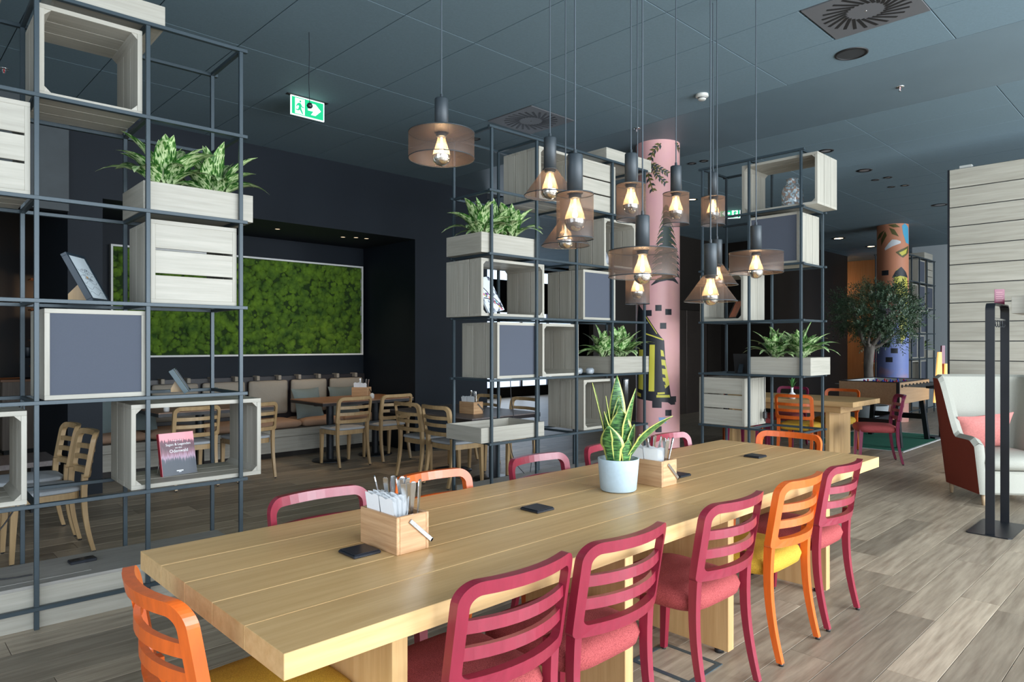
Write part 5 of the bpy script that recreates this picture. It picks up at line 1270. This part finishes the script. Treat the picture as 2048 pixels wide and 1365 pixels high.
# ================================================================== SMALL BACKGROUND THINGS
x, y = at(1584, 8.75)
t = thing('bud_vase', 'white bud vase with green sprig on the short oak table', 'vase', (x, y, .7502))
obj('body', MB().lathe([(0, 0), (.035, 0), (.05, .03), (.045, .06), (.018, .085), (.014, .13), (.02, .145), (.014, .145), (.009, .12)], 22), m_white, t)
for k in range(9):
    a = k*2.4; q = .02+.01*(k % 3); obj('leaf', MB().add([(0, 0, .12), (q*math.cos(a)-.012*math.sin(a), q*math.sin(a)+.012*math.cos(a), .19+.008*k), (q*2*math.cos(a), q*2*math.sin(a), .215+.008*k), (q*math.cos(a)+.012*math.sin(a), q*math.sin(a)-.012*math.cos(a), .19+.008*k)], [(0, 1, 2, 3)], True), m_lf, t)
for (px, d_, z0, lab) in ((744, 8.85, .7502, 'white salt shaker on the reddish bench table beside the caddy'), (333, 7.1, .7502, 'white cup on the bench table seen through the book crate')):
    x, y = at(px, d_); o = obj('shaker', MB().lathe([(0, 0), (.026, 0), (.03, .03), (.026, .055), (.012, .066), (0, .068)], 18), m_white); o.location = (x, y, z0); tag(o, lab, 'tableware')
x, y = at(1250, 12.0)
t = thing('waste_bin', 'slim polished steel bin behind the planter shelf', 'bin', (x, y, 0)); obj('body', MB().lathe([(0, 0), (.075, 0), (.075, .82)], 24), m_steel, t); obj('lid', MB().lathe([(.078, .82), (.076, .85), (.05, .862), (0, .862)], 24), m_steel, t)
# bar counter in the room behind
m_barw = wood('brown_bar_front', (.16, .125, .10), (.22, .18, .145), 'z', .5)
t = thing('bar_counter', 'brown wood bar counter in the dark room left of the moss niche', 'counter', (1.40, 11.0, 0))
for k in range(3): obj('front_panel', MB().box(k*.58+.002, k*.58+.578, 0, .03, .06, .955, .002), m_barw, t)
obj('side_panel', MB().box(0, .03, .03, .7, .06, .955), m_barw, t); obj('counter_top', MB().box(-.02, 1.76, -.02, .72, .955, .985, .003), m_btop, t); obj('plinth', MB().box(.02, 1.72, .03, .68, 0, .06), m_black, t)
# copper lit back bar
m_cop = mat('copper_tube', (.55, .22, .09), .3, .9)
t = thing('bar_rack', 'copper tube rack glowing in the dark bar room', 'rack', (1.98, 12.2, 0))
for x in (0, .25): obj('copper_post', MB().tube([(x, 0, 0), (x, 0, 2.6)], .015, 8), m_cop, t)
for z in (1.5, 1.95, 2.4): obj('copper_shelf', MB().box(-.1, .8, -.1, .15, z, z+.02), m_cop, t)
l = bpy.data.lights.new('bar_lamp', 'POINT'); l.energy = 10; l.color = (1, .6, .3); l.shadow_soft_size = .05
lo = bpy.data.objects.new('bar_lamp', l); COL.objects.link(lo); lo.parent = t; lo.location = (.25, -.35, 2.2)
# alcove: wall lamp glow, ladder
t = thing('alcove_lamp', 'warm wall lamp of the amber wood alcove', 'lamp', (18.9, 7.7, 3.2)); obj('shade', MB().lathe([(.06, 0), (.10, -.14)], 20), m_white, t); obj('arm', MB().tube([(0, 0, 0), (0, 0, .45), (.55, 0, .45)], .01, 8), m_bmetal, t)
l = bpy.data.lights.new('alcove_light', 'POINT'); l.energy = 45; l.color = (1, .66, .36); l.shadow_soft_size = .1
lo = bpy.data.objects.new('alcove_light', l); COL.objects.link(lo); lo.parent = t; lo.location = (0, 0, -.12)
m_ladw = mat('amber_ladder_wood', (.5, .24, .08), .45); m_redb = mat('red_box', (.4, .015, .015), .4)
x, y = at(1703, 17.2)
t = thing('wall_rack', 'amber wood ladder rack with a red box in the alcove', 'rack', (18.6, 6.25, 0), math.radians(-60))
for xx in (0, .5): obj('rail', MB().tube([(xx, .25, 0), (xx, 0, 1.9)], .03, 8), m_ladw, t)
for z in (.45, .95, 1.45): obj('rung', MB().box(-.05, .55, .0, .28, z, z+.04), m_ladw, t)
obj('red_box', MB().box(.05, .35, -.02, .2, .99, 1.25, .01), m_redb, t)
t = thing('floor_lamp', 'amber glowing wooden panel lamp behind the wing armchair', 'lamp', (*at(1886, 10.5), 0), math.radians(-40))
m_glowp = mat('amber_lit_panel', (.8, .45, .12), .5, emit=(1, .5, .14), es=.9)
def slantp(x0, x1, x2, x3, z1): return [(x0, 0, .55), (x1, 0, .55), (x2, 0, z1), (x3, 0, z1)]
for P, m_ in ((slantp(-.14, .0, -.02, -.07, 1.33), m_glowp), (slantp(.02, .09, .09, .04, 1.15), m_glowp), (slantp(.0, .07, .07, .02, 1.43), m_wine)):
    yo = 0 if m_ is m_glowp else .05
    vs = [(x, yo, z) for x, _, z in P]+[(x, yo+.03, z) for x, _, z in P]
    obj('lamp_panel', MB().add(vs, [(0,1,2,3), (7,6,5,4), (0,4,5,1), (1,5,6,2), (2,6,7,3), (3,7,4,0)]), m_, t)
obj('base', MB().box(-.2, .14, -.1, .15, 0, .03), m_bmetal, t); obj('pole', MB().box(-.04, .0, .0, .04, .03, .56), m_bmetal, t)
# floor hatch under the table
m_hf = mat('hatch_blue_steel', (.10, .16, .20), .35, .6)
t = thing('floor_hatch', 'floor socket hatch with steel frame under the long table', 'floor hatch', (2.56, 1.56, 0))
obj('frame', MB().box(0, .27, 0, .022, .0005, .004).box(0, .27, .288, .31, .0005, .004).box(0, .022, .022, .288, .0005, .004).box(.248, .27, .022, .288, .0005, .004), m_hf, t)
obj('lid', MB().box(.024, .246, .024, .286, .0005, .0025), m_floor, t)
# cables
def cable(label, pts, r=.004):
    P = [Vector(p) for p in pts]; Q = []
    for i in range(len(P)-1):
        p0, p1, p2, p3 = P[max(0, i-1)], P[i], P[i+1], P[min(len(P)-1, i+2)]
        for k in range(6):
            q = k/6; Q.append(.5*((2*p1)+(-p0+p2)*q+(2*p0-5*p1+4*p2-p3)*q*q+(-p0+3*p1-3*p2+p3)*q**3))
    Q.append(P[-1]); o = obj('cable', MB().tube(Q, r, 6), m_glide); tag(o, label, 'cable', 'black cables at the shelves')
a = lambda sh, u, v, z: loc_of(sh, u, v, z)[0]
cable('black cable looping from the pinboard crate down to the long platform', [a('L', -.022, .30, 1.13), a('L', -.024, .30, 1.0), a('L', -.022, .31, .85), a('L', -.026, .32, .72), a('L', -.026, .40, .60), a('L', -.12, .36, .45), a('L', -.30, .30, .30), a('L', -.15, .22, .235), a('L', .01, .2, .228)])
cable('black cable hanging in a curve behind the empty tray', [a('M', .60, .42, 1.13), a('M', .62, .43, .95), a('M', .66, .44, .75), a('M', .62, .45, .55), a('M', .68, .44, .35), a('M', .78, .42, .23)])
cable('black cable hanging beside the lowest open crate', [a('M', .93, .40, 1.13), a('M', .95, .40, .95), a('M', .92, .41, .8), a('M', .90, .42, .5), a('M', .86, .42, .23)])
cable('black cable with plug beside the slatted crate of the vase shelf', [a('R', .478, .38, 1.13), a('R', .482, .37, 1.0), a('R', .486, .37, .86), a('R', .492, .36, .80)])
loc, rz = loc_of('R', .492, .36, .70)
t = thing('power_plug', 'black power plug hanging beside the slatted crate', 'plug', loc, rz)
obj('body', MB().box(-.018, .018, -.02, .02, 0, .07, .006), m_glide, t); obj('strain_relief', MB().tube([(0, 0, .07), (0, 0, .10)], [.012, .006], 10), m_glide, t); obj('tail', MB().tube([(0, 0, 0), (.003, 0, -.03)], [.01, .006], 8), m_glide, t)

t = thing('wall_sensor', 'small white sensor box on top of the boarded wall', 'sensor', (WX+.03, 1.98, WT))
obj('housing', MB().box(0, .06, -.10, .02, 0, .035, .004), m_ofw, t); obj('bracket', MB().box(.01, .05, .03, .07, 0, .015), m_steel, t)
t = thing('charging_pad', 'black charging pad on the short oak table behind an orange chair', 'charger', (8.95, 4.0, .7502), 0, 'black charging pads')
obj('housing', MB().box(-.052, .052, -.052, .052, 0, .010, .003), m_charger, t); obj('pad', MB().box(-.048, .048, -.048, .048, .010, .013, .0015), m_charger, t)
t = thing('coffee_grinder', 'dark coffee grinder standing on the brown bar counter', 'coffee grinder', (1.72, 11.25, .9852))
obj('body', MB().box(-.09, .09, -.1, .1, 0, .30, .02), m_bmetal, t); obj('hopper', MB().lathe([(.05, .30), (.09, .42), (.085, .43), (0, .43)], 18), m_darkblue, t); obj('spout', MB().tube([(0, -.1, .2), (0, -.15, .17)], .015, 8), m_steel, t)
